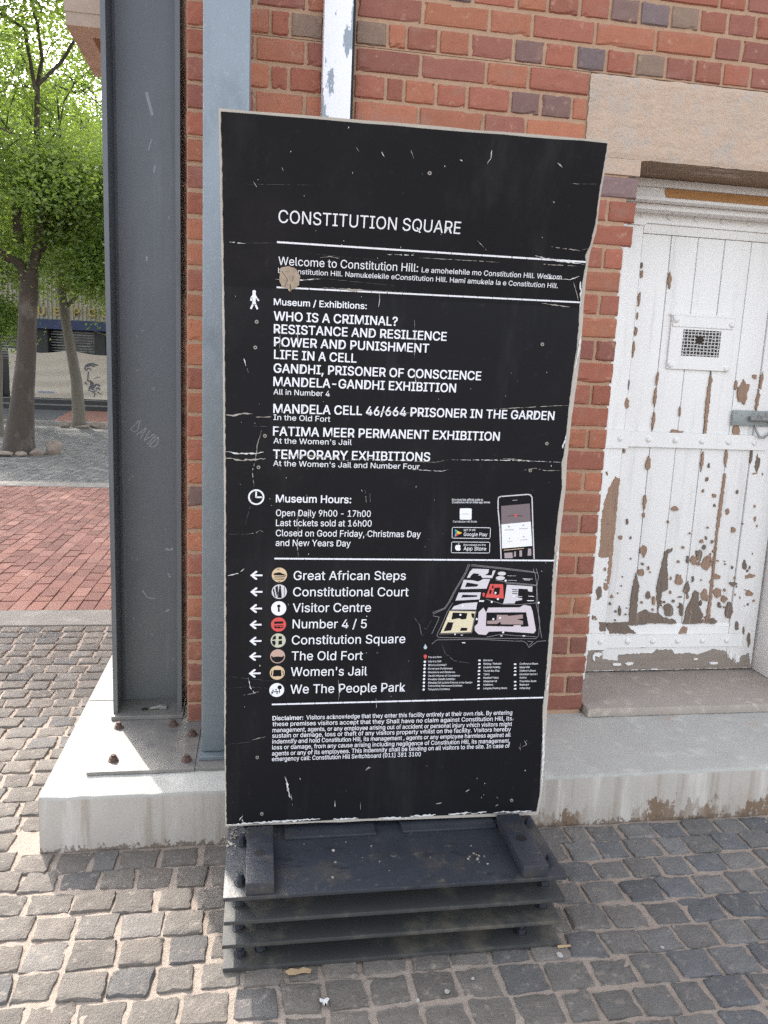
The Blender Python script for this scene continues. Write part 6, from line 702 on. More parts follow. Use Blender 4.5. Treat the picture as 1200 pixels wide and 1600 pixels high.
# arrows
for x, z in ARROWS:
    mb = MB(); w = .0049
    flat(mb, [(x-.0135, z+w/2), (x-.0135, z-w/2), (x+.016, z-w/2), (x+.016, z+w/2)], TO)
    for s in (1, -1): flat(mb, [(x-.0175, z), (x-.0110, z), (x+.0015, z+s*.0085), (x+.0015, z+s*.0125), (x-.003, z+s*.0125)][::s], TO-.00003*(s+2))
    obj('arrow', mb, m_print, panel)
# walking figure and clock
x, z = WALK; k = .0455/49.
P = lambda a: [(x+(u-34)*k, z-(v-55)*k*1.0) for u, v in a]
mb = MB(); flat(mb, ring(x, z+20*k, 4.8*k, 20), TO)
for a, w in (([(34, 41), (34, 60)], 8.5), ([(33, 42), (26.5, 51), (26, 58)], 4.4), ([(35, 42), (42, 52), (46, 57)], 4.4), ([(33, 59), (31, 68), (26, 79)], 5), ([(35, 59), (38, 68), (43, 79)], 5)): ribbon(mb, P(a), w*k, TO-.00002*w)
obj('walking_symbol', mb, m_print, panel)
x, z = CLOCK; r = .0217; mb = MB(); n = 40
o = ring(x, z, r, n); i_ = ring(x, z, r*.8, n)
for k in range(n): flat(mb, [o[k], o[(k+1) % n], i_[(k+1) % n], i_[k]], TO)
ribbon(mb, [(x-.0005, z+r*.66), (x-.0005, z), (x+r*.62, z)], r*.2, TO-.0001); obj('clock_symbol', mb, m_print, panel)
# destination pictograms
R = ICONR
def icon(x, z, base, mats, draw):
    mb = MB(); flat(mb, ring(x, z, R, 36), TO); d = lambda poly, mi=1: flat(mb, [(x+u*R, z+v*R) for u, v in poly], TO-.0003, mi); draw(d, mb, x, z)
    obj('pictogram', mb, [base]+mats, panel)
I = ICONS
icon(*I[0], m_icon1, [m_sign], lambda d, mb, x, z: [d([(-.75, .22), (.0, .38), (.85, .0), (.85, -.08), (-.75, -.02)])]+[d([(-.7, -.14-k*.2), (.8-.1*k, -.18-k*.2), (.75-.1*k, -.27-k*.2), (-.66, -.2-k*.2)]) for k in range(3)]+[d([(-.35, .80), (.05, .82), (.0, .74), (-.3, .74)])]+[d([(-.3, -.82), (.3, -.84), (.0, -.93)])])
icon(*I[1], m_grey, [m_sign], lambda d, mb, x, z: [d([(-.85, .25), (-.72, .5), (-.45, -.75), (-.6, -.72)]), d([(-.55, .65), (-.2, .82), (-.15, -.2), (-.3, -.7)]), d([(.02, .85), (.18, .85), (.35, -.85), (-.22, -.85)]), d([(.62, .7), (.68, .66), (.72, -.6), (.66, -.62)])])
icon(*I[2], m_print, [m_sign], lambda d, mb, x, z: [d(ring(0, .32, .22, 16)), d([(-.09, .2), (.09, .2), (.16, -.42), (.04, -.5), (-.12, -.46)])])
icon(*I[3], m_red, [m_sign], lambda d, mb, x, z: [d([(-.6, .1), (.6, .14), (.62, .45), (-.58, .42)]), d([(-.6, -.12), (.7, -.12), (.66, -.2), (-.6, -.22)]), d([(-.6, -.36), (-.35, -.22), (-.2, -.38), (.1, -.24), (.3, -.4), (.6, -.28), (.7, -.42), (.2, -.55), (-.45, -.52)])])
icon(*I[4], m_icon5, [m_sign], lambda d, mb, x, z: [d([(-.7, .5), (-.35, .75), (-.28, .2), (-.8, .1)]), d([(-.85, -.05), (-.45, .02), (-.3, -.3), (-.45, -.75), (-.75, -.5)]), d([(.05, .6), (.5, .6), (.5, .2), (.05, .15)]), d([(.05, -.05), (.52, .02), (.52, -.55), (.02, -.6)])])
icon(*I[5], m_icon6, [m_sign], lambda d, mb, x, z: [d([(-.88, .12), (-.6, -.1), (0, -.02), (.6, -.08), (.88, .12)]+[(.88*math.cos(a), .88*math.sin(a)) for a in np.linspace(-.15, -math.pi+.15, 14)])])
icon(*I[6], m_icon1, [m_sign, m_cream], lambda d, mb, x, z: [d([(-.5, .42), (.5, .42), (.58, -.5), (-.58, -.5)]), d([(-.78, .3), (-.68, .36), (-.72, -.4), (-.84, -.3)]), d([(.72, .36), (.8, .3), (.86, -.25), (.76, -.4)])])
icon(*I[7], m_print, [m_sign], lambda d, mb, x, z: [d(ring(.38, .38, .30, 14)), d([(.33, .2), (.43, .2), (.45, -.45), (.31, -.45)]), d(ring(-.1, .08, .1, 10)), d(ring(-.5, -.02, .1, 10)), d(ring(-.1, -.02, .08, 10)), d([(-.75, -.2), (.2, -.15), (.25, -.28), (-.75, -.32)]), d([(-.65, -.3), (-.5, -.3), (-.6, -.6), (-.75, -.6)]), d([(-.05, -.3), (.1, -.3), (.15, -.6), (0, -.6)])])
# site map
A = MAP; mb = MB(); o = TO
for k, l in enumerate(A['lines']): ribbon(mb, l, .0013, o-.00001*k, 0)
for k, q in enumerate(A['grey']): flat(mb, q, o-.0003-.00001*k, 1)
flat(mb, A['pink'][0], o-.0003, 2); flat(mb, A['cream'][0], o-.00035, 3); flat(mb, A['red'][0], o-.0004, 4)
for k, q in enumerate(A['dark']): flat(mb, q, o-.0006-.00001*k, 5)
for q in A['reddark']: flat(mb, q, o-.0006, 5)
flat(mb, A['mauve'][0], o-.0009, 6); flat(mb, A['pins'][0], o-.0011, 4)
cx = np.mean([q[0] for q in A['cream'][0]]); cz = np.mean([q[1] for q in A['cream'][0]])
flat(mb, [(cx-.006, cz+.010), (cx-.018, cz-.004), (cx-.020, cz-.013), (cx+.014, cz-.014), (cx+.012, cz-.002)], o-.0009, 3)
for k, (x, z) in enumerate(A['dots']): flat(mb, ring(x, z, .0032, 12), o-.0012-.00001*k, 7)
for q in A['tiny']: flat(mb, q, o-.0012, 7)
obj('site_map', mb, [m_line, m_grey, m_pink, m_cream, m_red, m_sign, m_mauve, m_print], panel, label='small plan of the site with one red building')
mb = groups['legend']; 
for kk in ('bul1', 'bul2', 'bul3'):
    for j, (x, z) in enumerate(A[kk]): flat(mb, ring(x, z, .0036, 10) if kk == 'bul1' else [(x-.0040, z-.0018-.0012*(j % 2)), (x+.004, z-.0022), (x+.0036, z+.0024), (x-.003+.001*(j % 3), z+.0026)], o)
flat(mb, A['pins'][1], o, 1); flat(mb, A['drop'][0], o, 2)
obj('map_legend', mb, [m_print, m_red, M('pale_blue_print', (.45, .53, .56), .5, .02)], panel)
# app panel: badges and the phone
a = APP
def rrect(q, f=.12):
    out = []
    for i in range(4):
        p, c, n = q[i-1], q[i], q[(i+1) % 4]
        L1 = math.hypot(p[0]-c[0], p[1]-c[1]); L2 = math.hypot(n[0]-c[0], n[1]-c[1]); r = f*min(L1, L2)
        a0 = (c[0]+(p[0]-c[0])*r/L1, c[1]+(p[1]-c[1])*r/L1); a1 = (c[0]+(n[0]-c[0])*r/L2, c[1]+(n[1]-c[1])*r/L2)
        for t in (0, .33, .67, 1): out.append(tuple((1-t)**2*a0[k]+2*t*(1-t)*c[k]+t*t*a1[k] for k in (0, 1)))
    return out
mb = MB(); flat(mb, rrect(a['icon']), o); obj('app_icon', mb, m_print, panel)
mb = groups['app']; ribbon(mb, rrect(a['badge1']), .0016, o, 0, True); ribbon(mb, rrect(a['badge2']), .0016, o, 0, True)
for k, q in enumerate(a['tri']): flat(mb, q, o, 1+k)
flat(mb, a['fruit'], o); flat(mb, a['leaf'], o)
obj('store_badges', mb, [m_print, m_b2, m_b3, m_b1, m_red], panel)
mb = MB(); ph = a['phone']; ribbon(mb, ph, .0034, o, 0)
flat(mb, a['screen_top'], o-.0001, 1); flat(mb, a['screen_mid'], o-.0001, 2); flat(mb, a['screen_low'], o-.0001, 3)
flat(mb, ring(*a['spot'], .0042, 16), o-.0004, 4); ribbon(mb, a['line'][:2], .0012, o-.0003, 3); ribbon(mb, a['line'][2:], .0016, o-.0003, 3)
for q in a['low_bits'][:4]: flat(mb, q, o-.0004, 5)
flat(mb, a['low_bits'][4], o-.0005, 6)
for q in a['bits']: flat(mb, q, o-.0006, 5)
obj('phone_picture', mb, [m_grey, m_scr, m_print, m_sign, m_red, M('dull_print', (.36, .30, .31), .5, .05), m_icon1], panel)
# wear: scratches, torn patch, nicks, edge flakes, screws
mb = MB(); SO = -.0040
def rag(pts, w, off, mi=0):
    P = []
    for (ax, az), (bx, bz) in zip(pts[:-1], pts[1:]):
        n = max(2, int(math.hypot(bx-ax, bz-az)/.006)); P += [(ax+(bx-ax)*i/n, az+(bz-az)*i/n) for i in range(n)]
    P.append(pts[-1]); n = len(P); run = []
    for i, (x, z) in enumerate(P):
        a_, b_ = P[max(0, i-1)], P[min(n-1, i+1)]; L = math.hypot(b_[0]-a_[0], b_[1]-a_[1]) or 1
        nx, nz = -(b_[1]-a_[1])/L, (b_[0]-a_[0])/L; tp = min(1, .25+3*min(i, n-1-i)/max(1, n-1)); ww = w/2*tp*random.choice((.25, .5, .8, 1, 1.25)); sh = random.uniform(-.3, .3)*w
        run.append(((x+nx*(ww+sh), z+nz*(ww+sh)), (x-nx*(ww-sh), z-nz*(ww-sh))))
    for k in range(n-1):
        if w < .0025 and random.random() < .16 and n > 6: continue
        flat(mb, [run[k][1], run[k+1][1], run[k+1][0], run[k][0]], off, mi)
FAINT = {SCRATCH[k][0][0][0] for k in range(len(SCRATCH)) if SCRATCH[k][1] in (.7, .8, 1) or (SCRATCH[k][0][0][0] > -1.0 and SCRATCH[k][0][0][0] < -.75 and .5 < SCRATCH[k][0][0][1] < .75)}
for k, (pts, w) in enumerate(SCRATCH): rag(pts, w*.00105, SO-.00001*k, 2 if pts[0][0] in FAINT else (0 if k % 3 else 1))
for k, (x, z, s) in enumerate(NICKS[:75]): flat(mb, [(x+math.cos(t)*s*.00062*random.uniform(.3, 1.4), z+math.sin(t)*s*.0010*random.uniform(.3, 1.4)) for t in np.linspace(0, 6.28, 7)[:-1]], SO-.001, k % 2)
for pts in EDGECHIP: rag(pts, .0058, SO-.0012, 1)
obj('scratches', mb, [m_scratch, m_chipw, m_faint], panel)
mb = MB(); tp = []
for i in range(len(TORN)):
    p, q = TORN[i], TORN[(i+1) % len(TORN)]
    for t in (0, .33, .67): tp.append((p[0]+(q[0]-p[0])*t+(random.uniform(-.0012, .0012) if t else 0), p[1]+(q[1]-p[1])*t+(random.uniform(-.0012, .0012) if t else 0)))
flat(mb, tp, -.0062); cx = np.mean([p[0] for p in TORN]); cz = np.mean([p[1] for p in TORN])
for pl, w in (([(cx-.02, cz+.02), (cx-.005, cz+.0), (cx-.012, cz-.016)], .0012), ([(cx+.002, cz-.01), (cx+.005, cz-.03)], .002), ([(cx+.01, cz+.01), (cx+.006, cz-.004)], .001)): ribbon(mb, pl, w, -.0065, 1)
obj('torn_patch', mb, [m_torn, m_bark], panel)
def screw():
    mb = MB(); mb.cyl((0, 0, 0), (0, -.0026, 0), .0052, .0045, 14, 0); mb.cyl((0, -.0027, 0), (0, -.0029, 0), .0024, None, 10, 1); return mb
sc = None
for k, (x, z) in enumerate(SCREWS):
    loc = (x, fy(z)-.0012, z)
    if sc is None:
        sc = local_part('screw', screw(), [M('dull_screw', (.30, .275, .24), .5, .2, metal=.3), m_gap], panel, loc)
    else: repeat(sc, panel, loc)

# stacked steel base
PX0, PX1, PYF, PYB = -1.4435, -.5085, -1.077, -.60
tops = [(-.176, -.188), (-.108, -.1195), (-.038, -.0495), (.0305, .0190)]
for k, (zt, zb) in enumerate(tops):
    mb = MB(); dx = (.0, -.002, .002, .0)[k]; mb.box(PX0+dx, PX1+dx, PYF+(.0, .001, -.001, .0)[k], PYB, zb, zt, 0, .0015)
    obj('base_plate', mb, m_base if k == 3 else m_baseside, sg, True)
mb = MB()      # bolted spacers between the plates, set well back
for k in range(3):
    z0, z1 = tops[k][0], tops[k+1][1]
    mb.box(PX0+.055, PX1-.055, -.985, -.68, z0+.0004, z1-.0004, 0, .002)
obj('base_spacer', mb, m_baseside, sg)
def clamp(x0, x1):
    mb = MB(); mb.box(x0, x1, -1.0735, -.818, .0308, .066, 0, .0035); xc, yc = (x0+x1)/2, -.946
    mb.cyl((xc, yc, .0655), (xc, yc, .0664), .0155, None, 20, 1); return mb
for x0, x1 in ((-1.387, -1.313), (-.635, -.562)): obj('clamp_block', clamp(x0, x1), [m_base, m_black], sg, True)
mb = MB(); mb.box(-1.278, -1.010, -.841, -.766, .0308, .0395, 0, .002); obj('foot_lip', mb, m_base, sg, True)
mb = MB(); mb.box(-.929, -.640, -.838, -.766, .0308, .0395, 0, .002); obj('foot_lip', mb, m_base, sg, True)
mb = MB(); mb.box(-1.40, -.53, -.764, -.70, .0308, .30, 0, .004); obj('board_bracket', mb, m_base, sg)
def bbolt():
    mb = MB(); mb.cyl((0, 0, 0), (0, 0, .003), .017, None, 16); mb.cyl((0, 0, .003), (0, 0, .017), .0125, None, 6); mb.cyl((0, 0, .017), (0, 0, .030), .0078, None, 12); return mb
bb = None
for x, y, z in [(-1.4005, -.845, .0306), (-1.4005, -1.021, .0306), (-.535, -.832, .0306), (-.541, -1.02, .0306)]+[(x, y, z) for z in (-.0379, -.1079) for x, y in ((-1.405, -1.015), (-.548, -1.015))]+[(-1.40, -1.03, -.1759), (-1.345, -1.02, -.1759), (-.61, -1.03, -.1759)]:
    if bb is None: bb = local_part('bolt', bbolt(), m_base, sg, (x, y, z))
    else: repeat(bb, sg, (x, y, z))
mb = MB(); mb.cyl((-.973, -.938, .0306), (-.973, -.938, .034), .011, .009, 14); mb.cyl((-.973, -.938, .034), (-.973, -.938, .0343), .005, None, 10, 1); obj('plug', mb, [m_baseside, m_gap], sg)
mb = MB(); rs = np.random.RandomState(3)       # caked grit on the base, with a pale heap by the left foot
for k in range(60):
    x = rs.normal(-.75, .02) if k < 12 else (rs.normal(-1.425, .012) if k < 48 else rs.uniform(-1.3, -.66)); y = rs.normal(-.977, .012) if k < 12 else (rs.normal(-.815, .035) if k < 48 else rs.uniform(-1.05, -.86)); r = rs.uniform(.0015, .005)
    b = bmesh.new(); bmesh.ops.create_icosphere(b, subdivisions=1, radius=r)
    for v_ in b.verts: v_.co = Vector((v_.co.x*rs.uniform(.7, 1.3)+x, v_.co.y*rs.uniform(.7, 1.3)+y, v_.co.z*.6+.0308+r*.3))
    mb.bm(b, int(rs.rand() < .5))
obj('caked_grit', mb, [m_scratch, m_stone], sg)
bpy.data.objects.remove(tmo)

# ================================================================ shop building across the square
YB = 25.0
sb = thing('shop_building', 'cream shop building with blue fascia and louvred windows behind the trees', 'building', (-8, YB+4, GZ))
mb = MB()
mb.box(-17, -2.0, YB, YB+8, 2.72, 4.3, 0)
for k in range(110): mb.box(-17+k*.136+.01, -17+k*.136+.075, YB-.03, YB-.001, 2.73, 4.28, 0)
mb.box(-17, -2.0, YB+.6, YB+8, GZ, 2.719, 1)
for x in (-12.2, -10.35, -8.57, -6.73, -4.9, -3.1): mb.box(x-.17, x+.17, YB+.05, YB+.599, GZ, 2.40, 2)
obj('wall', mb, [m_cfac, m_dglass, m_stepd], sb)
mb = MB(); mb.box(-17.1, -1.9, YB-.12, YB+.62, 2.405, 2.715, 0, .01); obj('fascia', mb, m_blue, sb)
mb = MB(); mb.box(-17, -2.0, YB+.3, YB+8, 4.305, 6.6, 0); obj('upper_wall', mb, m_upper, sb)
mb = MB(); mb.box(-17.3, -1.7, YB-.1, YB+8.2, 6.605, 6.85, 0); obj('roof', mb, m_canopy, sb)
for x in (-15.5, -13.2, -10.9, -8.6, -6.3, -4.0):
    mb = MB(); mb.box(x-.75, x+.75, YB+.27, YB+.299, 4.8, 6.1, 0); w_ = obj('window', mb, m_stepe, sb)
    mb = MB(); mb.box(x-.68, x-.02, YB+.262, YB+.269, 4.87, 6.03); mb.box(x+.02, x+.68, YB+.262, YB+.269, 4.87, 6.03); obj('pane', mb, m_dglass, w_)
rs = np.random.RandomState(2)
for a, b in ((-12.03, -10.52), (-10.18, -8.74), (-8.40, -6.90), (-6.56, -5.07), (-4.73, -3.27)):
    mb = MB()
    for k in range(12):
        z = 1.35+k*.088+rs.uniform(-.01, .01); mb.box(a+.04, b-.04, YB+.36+rs.uniform(-.02, .02), YB+.40, z, z+rs.uniform(.022, .04), 0)
    obj('louvre_shutter', mb, m_slat, sb)
ft = bpy.data.curves.new('lettering', 'FONT'); fo = bpy.data.objects.new('lettering', ft); C.objects.link(fo)
if FONT: ft.font = FONT
ft.extrude = .03; ft.size = .5; ft.offset = .012
for ch, x in (('L', -9.75), ('I', -9.40), ('C', -8.98), ('U', -8.55), ('E', -8.05), ('P', -7.42), ('O', -6.95), ('S', -6.52), ('S', -6.08), ('E', -5.62)):
    ft.body = ch; dg = bpy.context.evaluated_depsgraph_get(); dg.update(); me = bpy.data.meshes.new_from_object(fo.evaluated_get(dg))
    me.transform(Matrix.Translation((x-.11, YB-.07, 2.86+.018*(x+8))) @ Matrix.Rotation(math.pi/2, 4, 'X')); me.materials.clear(); me.materials.append(m_gold)
    link('sign_letter', me, sb)
bpy.data.objects.remove(fo)
mb = MB(); mb.box(-17, -2, 23.55, 24.3, GZ+.0005, -.045, 0); mb.box(-17, -2, 24.3, YB+.6, GZ+.001, .10, 0)
mb.box(-17, -2, 23.54, 24.3, -.0445, -.035, 1); mb.box(-17, -2, 24.29, YB+.04, .1005, .11, 1)  # edge highlight between the steps painted as a paler tread colour
tag(obj('entrance_steps', mb, [m_stepd, m_stepe]), 'two long dark stone steps below the canvas banner', 'steps')
# canvas banner with a sketch on it
mb = MB(); nx, nz = 90, 24; bx0, bx1 = -9.62, -5.55; ph = 1.3
def by(u, v): return YB-.06+.035*math.sin(u*9+v*2)*(.3+v*(1-v)*2)+.02*math.sin(v*26+math.sin(u*5)*1.6)*(1-v)
def bz(u, v): return .13+v*(1.56+.03*math.cos(u*12.5)-.05*math.sin(math.pi*((u*2.2) % 1)))
for j in range(nz+1):
    for i in range(nx+1): u, v = i/nx, j/nz; mb.v.append((bx0+(bx1-bx0)*u, by(u, v), bz(u, v)))
mb.f = [(j*(nx+1)+i, j*(nx+1)+i+1, (j+1)*(nx+1)+i+1, (j+1)*(nx+1)+i) for j in range(nz) for i in range(nx)]; mb.mi = [0]*len(mb.f)
bn = thing('canvas_banner', 'cream canvas sheet with a loose ink sketch stretched below the shop windows', 'banner', (-7.6, YB-.06, .13))
obj('canvas', mb, m_canvas, bn, True)
def onb(px, py):     # pixel of the sketch -> banner u, v
    u = (px-0)/170.; v = (622-py)/74.; x = -9.25+2.69*(px/166.); return ((x-bx0)/(bx1-bx0), max(.02, min(.98, v)))
def stroke(mb, pts, w):
    n = 0
    P = []
    for (a, b), (c, d) in zip(pts[:-1], pts[1:]):
        for t in np.linspace(0, 1, 6)[:-1]: P.append((a+(c-a)*t, b+(d-b)*t))
    P.append(pts[-1]); Q = [onb(*p) for p in P]; W3 = [Vector((bx0+(bx1-bx0)*u, by(u, v)-.012, bz(u, v))) for u, v in Q]
    for p, q in zip(W3[:-1], W3[1:]):
        d = (q-p); L = d.length or 1; nx_, nz_ = -d.z/L*w/2, d.x/L*w/2
        mb.add([(p.x+nx_, p.y, p.z+nz_), (p.x-nx_, p.y, p.z-nz_), (q.x-nx_, q.y, q.z-nz_), (q.x+nx_, q.y, q.z+nz_)], [(0, 1, 2, 3)])
mb = MB()
for pts, w in (([(126, 574), (128, 568), (134, 564), (142, 563), (152, 565)], .05), ([(130, 569), (137, 566), (146, 567)], .05), ([(128, 576), (133, 571), (139, 573)], .035), ([(133, 577), (132, 585), (131, 592)], .04), ([(126, 595), (130, 598)], .04), ([(133, 592), (138, 592), (142, 597), (140, 604)], .06), ([(138, 594), (137, 604), (144, 606)], .05), ([(143, 603), (147, 597), (152, 597), (155, 600)], .06), ([(147, 604), (153, 602), (155, 606)], .05), ([(132, 607), (142, 609), (150, 606)], .03), ([(140, 609), (146, 612), (143, 618)], .03), ([(150, 609), (158, 613)], .025), ([(135, 600), (134, 606)], .04), ([(144, 588), (150, 585), (156, 584)], .02), ([(103, 580), (108, 582)], .03)): stroke(mb, pts, w)
obj('ink_sketch', mb, m_ink, bn)
mb = MB(); 
for x in np.arange(34, 63, 2.6): stroke(mb, [(x, 611), (x+.3, 614)], .03); stroke(mb, [(x, 612.5), (x+1.6, 612.5)], .016)
obj('faded_writing', mb, m_ink2, bn)

# ================================================================ trees
def leaves(mb_v, mb_f, tints, centre, n, spread, size, rs, tone):
    c = np.asarray(centre); P = rs.normal(0, 1, (n, 3))*np.array(spread)+c
    P[:, 2] -= (np.abs(P[:, 0]-c[0])+np.abs(P[:, 1]-c[1]))*.25
    a = rs.uniform(0, 2*np.pi, n); dz = rs.normal(-.25, .45, n); d = np.stack([np.cos(a), np.sin(a), dz], 1); d /= np.linalg.norm(d, axis=1, keepdims=True)
    r = rs.normal(0, 1, (n, 3)); s = np.cross(d, r); s /= np.linalg.norm(s, axis=1, keepdims=True)
    L = (size*rs.uniform(.6, 1.35, n))[:, None]; W = L*.24
    mb_v.append(np.stack([P, P+d*L*.5+s*W, P+d*L, P+d*L*.5-s*W], 1)); tints.append(np.clip(rs.normal(tone, .22, n), 0, 1))
def tree(name, label, base, trunk, radii, forks, centre, size3, nclust, per, leaf, mats, seed, keep=None, stones=()):
    rs = np.random.RandomState(seed); random.seed(seed)
    t = thing(name, label, 'tree', (base[0], base[1], GZ), 'trees in the square')
    mb = MB(); mb.tube(trunk, radii, 18, 0, .035)
    tips = []
    cv = np.array(centre); sv = np.array(size3)
    def limb(p, q, r0, r1, lev):
        p = np.array(p, float); q = np.array(q, float); L = np.linalg.norm(q-p); m = 5
        pts = [p+(q-p)*i/m+(rs.normal(0, .05*L, 3) if 0 < i < m else 0)+np.array([0, 0, .10*L*math.sin(math.pi*i/m)]) for i in range(m+1)]
        mb.tube(pts, list(np.linspace(r0, r1, m+1)), 9 if lev < 2 else 6, 0, .04)
        for i in range(2, m+1): tips.append(pts[i])
        if lev < 3:
            for k in range(4 if lev < 2 else 3):
                b = pts[rs.randint(2, m+1)]; dirn = (q-p)/L*.5+rs.normal(0, .55, 3); e = b+dirn*L*rs.uniform(.45, .75)
                e = cv+(e-cv)*min(1, 1/ max(1e-6, np.linalg.norm((e-cv)/sv)))
                limb(b, e, r1*.9+.004, max(.006, r1*.4), lev+1)
    for p, q, r0, r1 in forks: limb(p, q, r0, r1, 0)
    obj('trunk', mb, mats[0], t, True)
    V = []; T = []; tips = np.array(tips)
    for k in range(nclust):
        if rs.rand() < .72:
            c = tips[rs.randint(len(tips))]+rs.normal(0, .16, 3)
        else:
            u = rs.normal(0, 1, 3); u /= np.linalg.norm(u); c = cv+u*sv*rs.uniform(.35, 1)**.5
        if keep is not None and not keep(c): continue
        leaves(V, None, T, c, per, np.array((.24, .24, .15))*rs.uniform(.6, 1.35), leaf, rs, .5+.28*rs.uniform(-1, 1))
    V = np.concatenate(V).reshape(-1, 3); n = len(V)//4; T = np.repeat(np.concatenate(T), 4); F = np.arange(n*4).reshape(-1, 4)
    tint = np.stack([T, T, T, np.ones_like(T)], 1)
    link('crown', mesh_np('crown', V, F, [mats[1]], tint, False), t)
    return t
tree('street_tree', 'leafy tree with thick dark leaning trunk nearest the steel column', (-5.35, 10.9),
     [(-5.36, 10.9, GZ-.1), (-5.34, 10.9, .05), (-5.27, 10.9, .7), (-5.18, 10.9, 1.4), (-5.14, 10.9, 2.0), (-5.11, 10.9, 2.45), (-5.07, 10.9, 2.8)], [.29, .235, .18, .152, .14, .148, .12],
     [((-5.13, 10.9, 2.45), (-6.3, 10.2, 3.9), .085, .035), ((-5.07, 10.9, 2.7), (-4.55, 11.3, 3.9), .08, .035), ((-5.08, 10.9, 2.7), (-5.25, 11.6, 4.8), .075, .03), ((-5.05, 10.9, 2.72), (-4.7, 10.1, 5.3), .07, .028), ((-4.8, 11.1, 3.2), (-3.7, 11.2, 4.4), .06, .03), ((-5.2, 10.8, 3.2), (-5.9, 9.7, 5.6), .08, .04), ((-4.85, 11.1, 3.35), (-3.75, 10.6, 2.95), .03, .012)],
     (-5.2, 10.8, 5.0), (2.9, 2.9, 2.5), 740, 130, .075, (m_bark, m_leaf), 3, lambda c: c[2] > 2.55 and not (c[2] < 2.95 and abs(c[0]+5.1) < .55))
tree('street_tree', 'slim pale trunked tree leaning left in front of the banner', (-5.67, 16.9),
     [(-5.68, 16.9, GZ-.1), (-5.68, 16.9, .1), (-5.72, 16.9, .9), (-5.82, 16.9, 1.6), (-5.93, 16.9, 2.3), (-6.0, 16.9, 2.95), (-6.05, 16.9, 3.6)], [.19, .155, .128, .115, .105, .098, .085],
     [((-6.0, 16.9, 2.95), (-5.0, 17.0, 4.2), .08, .04), ((-6.04, 16.9, 3.5), (-6.9, 16.6, 4.7), .08, .04), ((-6.05, 16.9, 3.6), (-6.0, 17.4, 5.6), .085, .04), ((-5.95, 16.9, 2.6), (-4.9, 16.5, 3.4), .05, .02), ((-6.04, 16.9, 3.4), (-5.4, 16.2, 5.0), .06, .03)],
     (-5.8, 16.9, 4.9), (2.7, 2.7, 2.4), 400, 125, .085, (m_barkp, m_leaf), 8, lambda c: c[2] > 3.15 or (c[0] > -5.3 and c[2] > 2.5))
tree('street_tree', 'tree with thin pale trunk at the edge of the photo left of the banner', (-6.63, 14.0),
     [(-6.66, 14.0, GZ-.1), (-6.64, 14.0, .5), (-6.59, 14.0, 1.3), (-6.6, 14.0, 2.2), (-6.7, 14.0, 3.0)], [.14, .115, .10, .09, .08],
     [((-6.6, 14.0, 2.2), (-6.25, 14.0, 2.2), .03, .012), ((-6.7, 14, 3.0), (-7.5, 13.7, 4.2), .06, .03), ((-6.7, 14, 3.0), (-6.2, 14.4, 4.6), .06, .03), ((-6.65, 14, 2.6), (-7.6, 14.4, 3.2), .04, .02)],
     (-6.9, 14.0, 4.2), (1.9, 1.9, 2.0), 220, 130, .08, (m_barkp, m_leaf), 21, lambda c: c[2] > 2.9 or c[0] < -6.2)
tree('street_tree', 'broad deep green tree standing farther back beside the shop building', (-4.6, 21.5),
     [(-4.6, 21.5, GZ-.1), (-4.58, 21.5, 1.0), (-4.5, 21.5, 2.4), (-4.5, 21.5, 3.4)], [.24, .2, .17, .14],
     [((-4.5, 21.5, 3.2), (-5.9, 21.3, 4.8), .1, .05), ((-4.5, 21.5, 3.4), (-4.4, 21.9, 6.2), .1, .05), ((-4.5, 21.5, 3.3), (-3.2, 21.2, 5.0), .1, .05), ((-4.5, 21.5, 3.4), (-5.3, 21.0, 6.8), .08, .04)],
     (-4.9, 21.5, 6.3), (3.3, 3.0, 3.2), 420, 130, .10, (m_bark, m_leaf2), 33)
tree('street_tree', 'tall deep green tree rising behind the thick leaning trunk', (-9.6, 20.5),
     [(-9.6, 20.5, GZ-.1), (-9.58, 20.5, 1.2), (-9.5, 20.5, 2.6), (-9.4, 20.5, 4.0)], [.24, .2, .17, .14],
     [((-9.4, 20.5, 3.6), (-8.0, 20.3, 5.4), .1, .05), ((-9.4, 20.5, 4.0), (-9.2, 20.9, 7.2), .1, .05), ((-9.4, 20.5, 3.9), (-10.8, 20.2, 6.0), .1, .05), ((-9.4, 20.5, 4.0), (-8.2, 20.0, 7.6), .08, .04)],
     (-9.0, 20.5, 6.9), (3.2, 3.0, 3.0), 420, 130, .10, (m_bark, m_leaf2), 41)
# a dead branch in front of the banner
mb = MB(); Yb = 16.2
def bp(px, py): 
    return (-5.9+(px-105)*.0148+.62-.28*0, Yb, 2.10-(py-515)*.0148)
for pts, r in (([(172, 556), (160, 541), (150, 531), (136, 524), (112, 515)], .016), ([(150, 531), (141, 526), (136, 518), (132, 513)], .011), ([(160, 541), (150, 535), (140, 533)], .009), ([(172, 556), (166, 515), (162, 500)], .010), ([(168, 530), (176, 514)], .008), ([(165, 510), (160, 505), (158, 498)], .006)):
    mb.tube([bp(*p) for p in pts], list(np.linspace(r, r*.5, len(pts))), 6, 0, .05)
mb.tube([(bp(172, 556)), (bp(185, 600)), (bp(188, 680))], [.02, .028, .034], 7)
tag(obj('dead_branch', mb, m_barkp), 'bare pale dead branch in front of the louvred windows', 'branch')
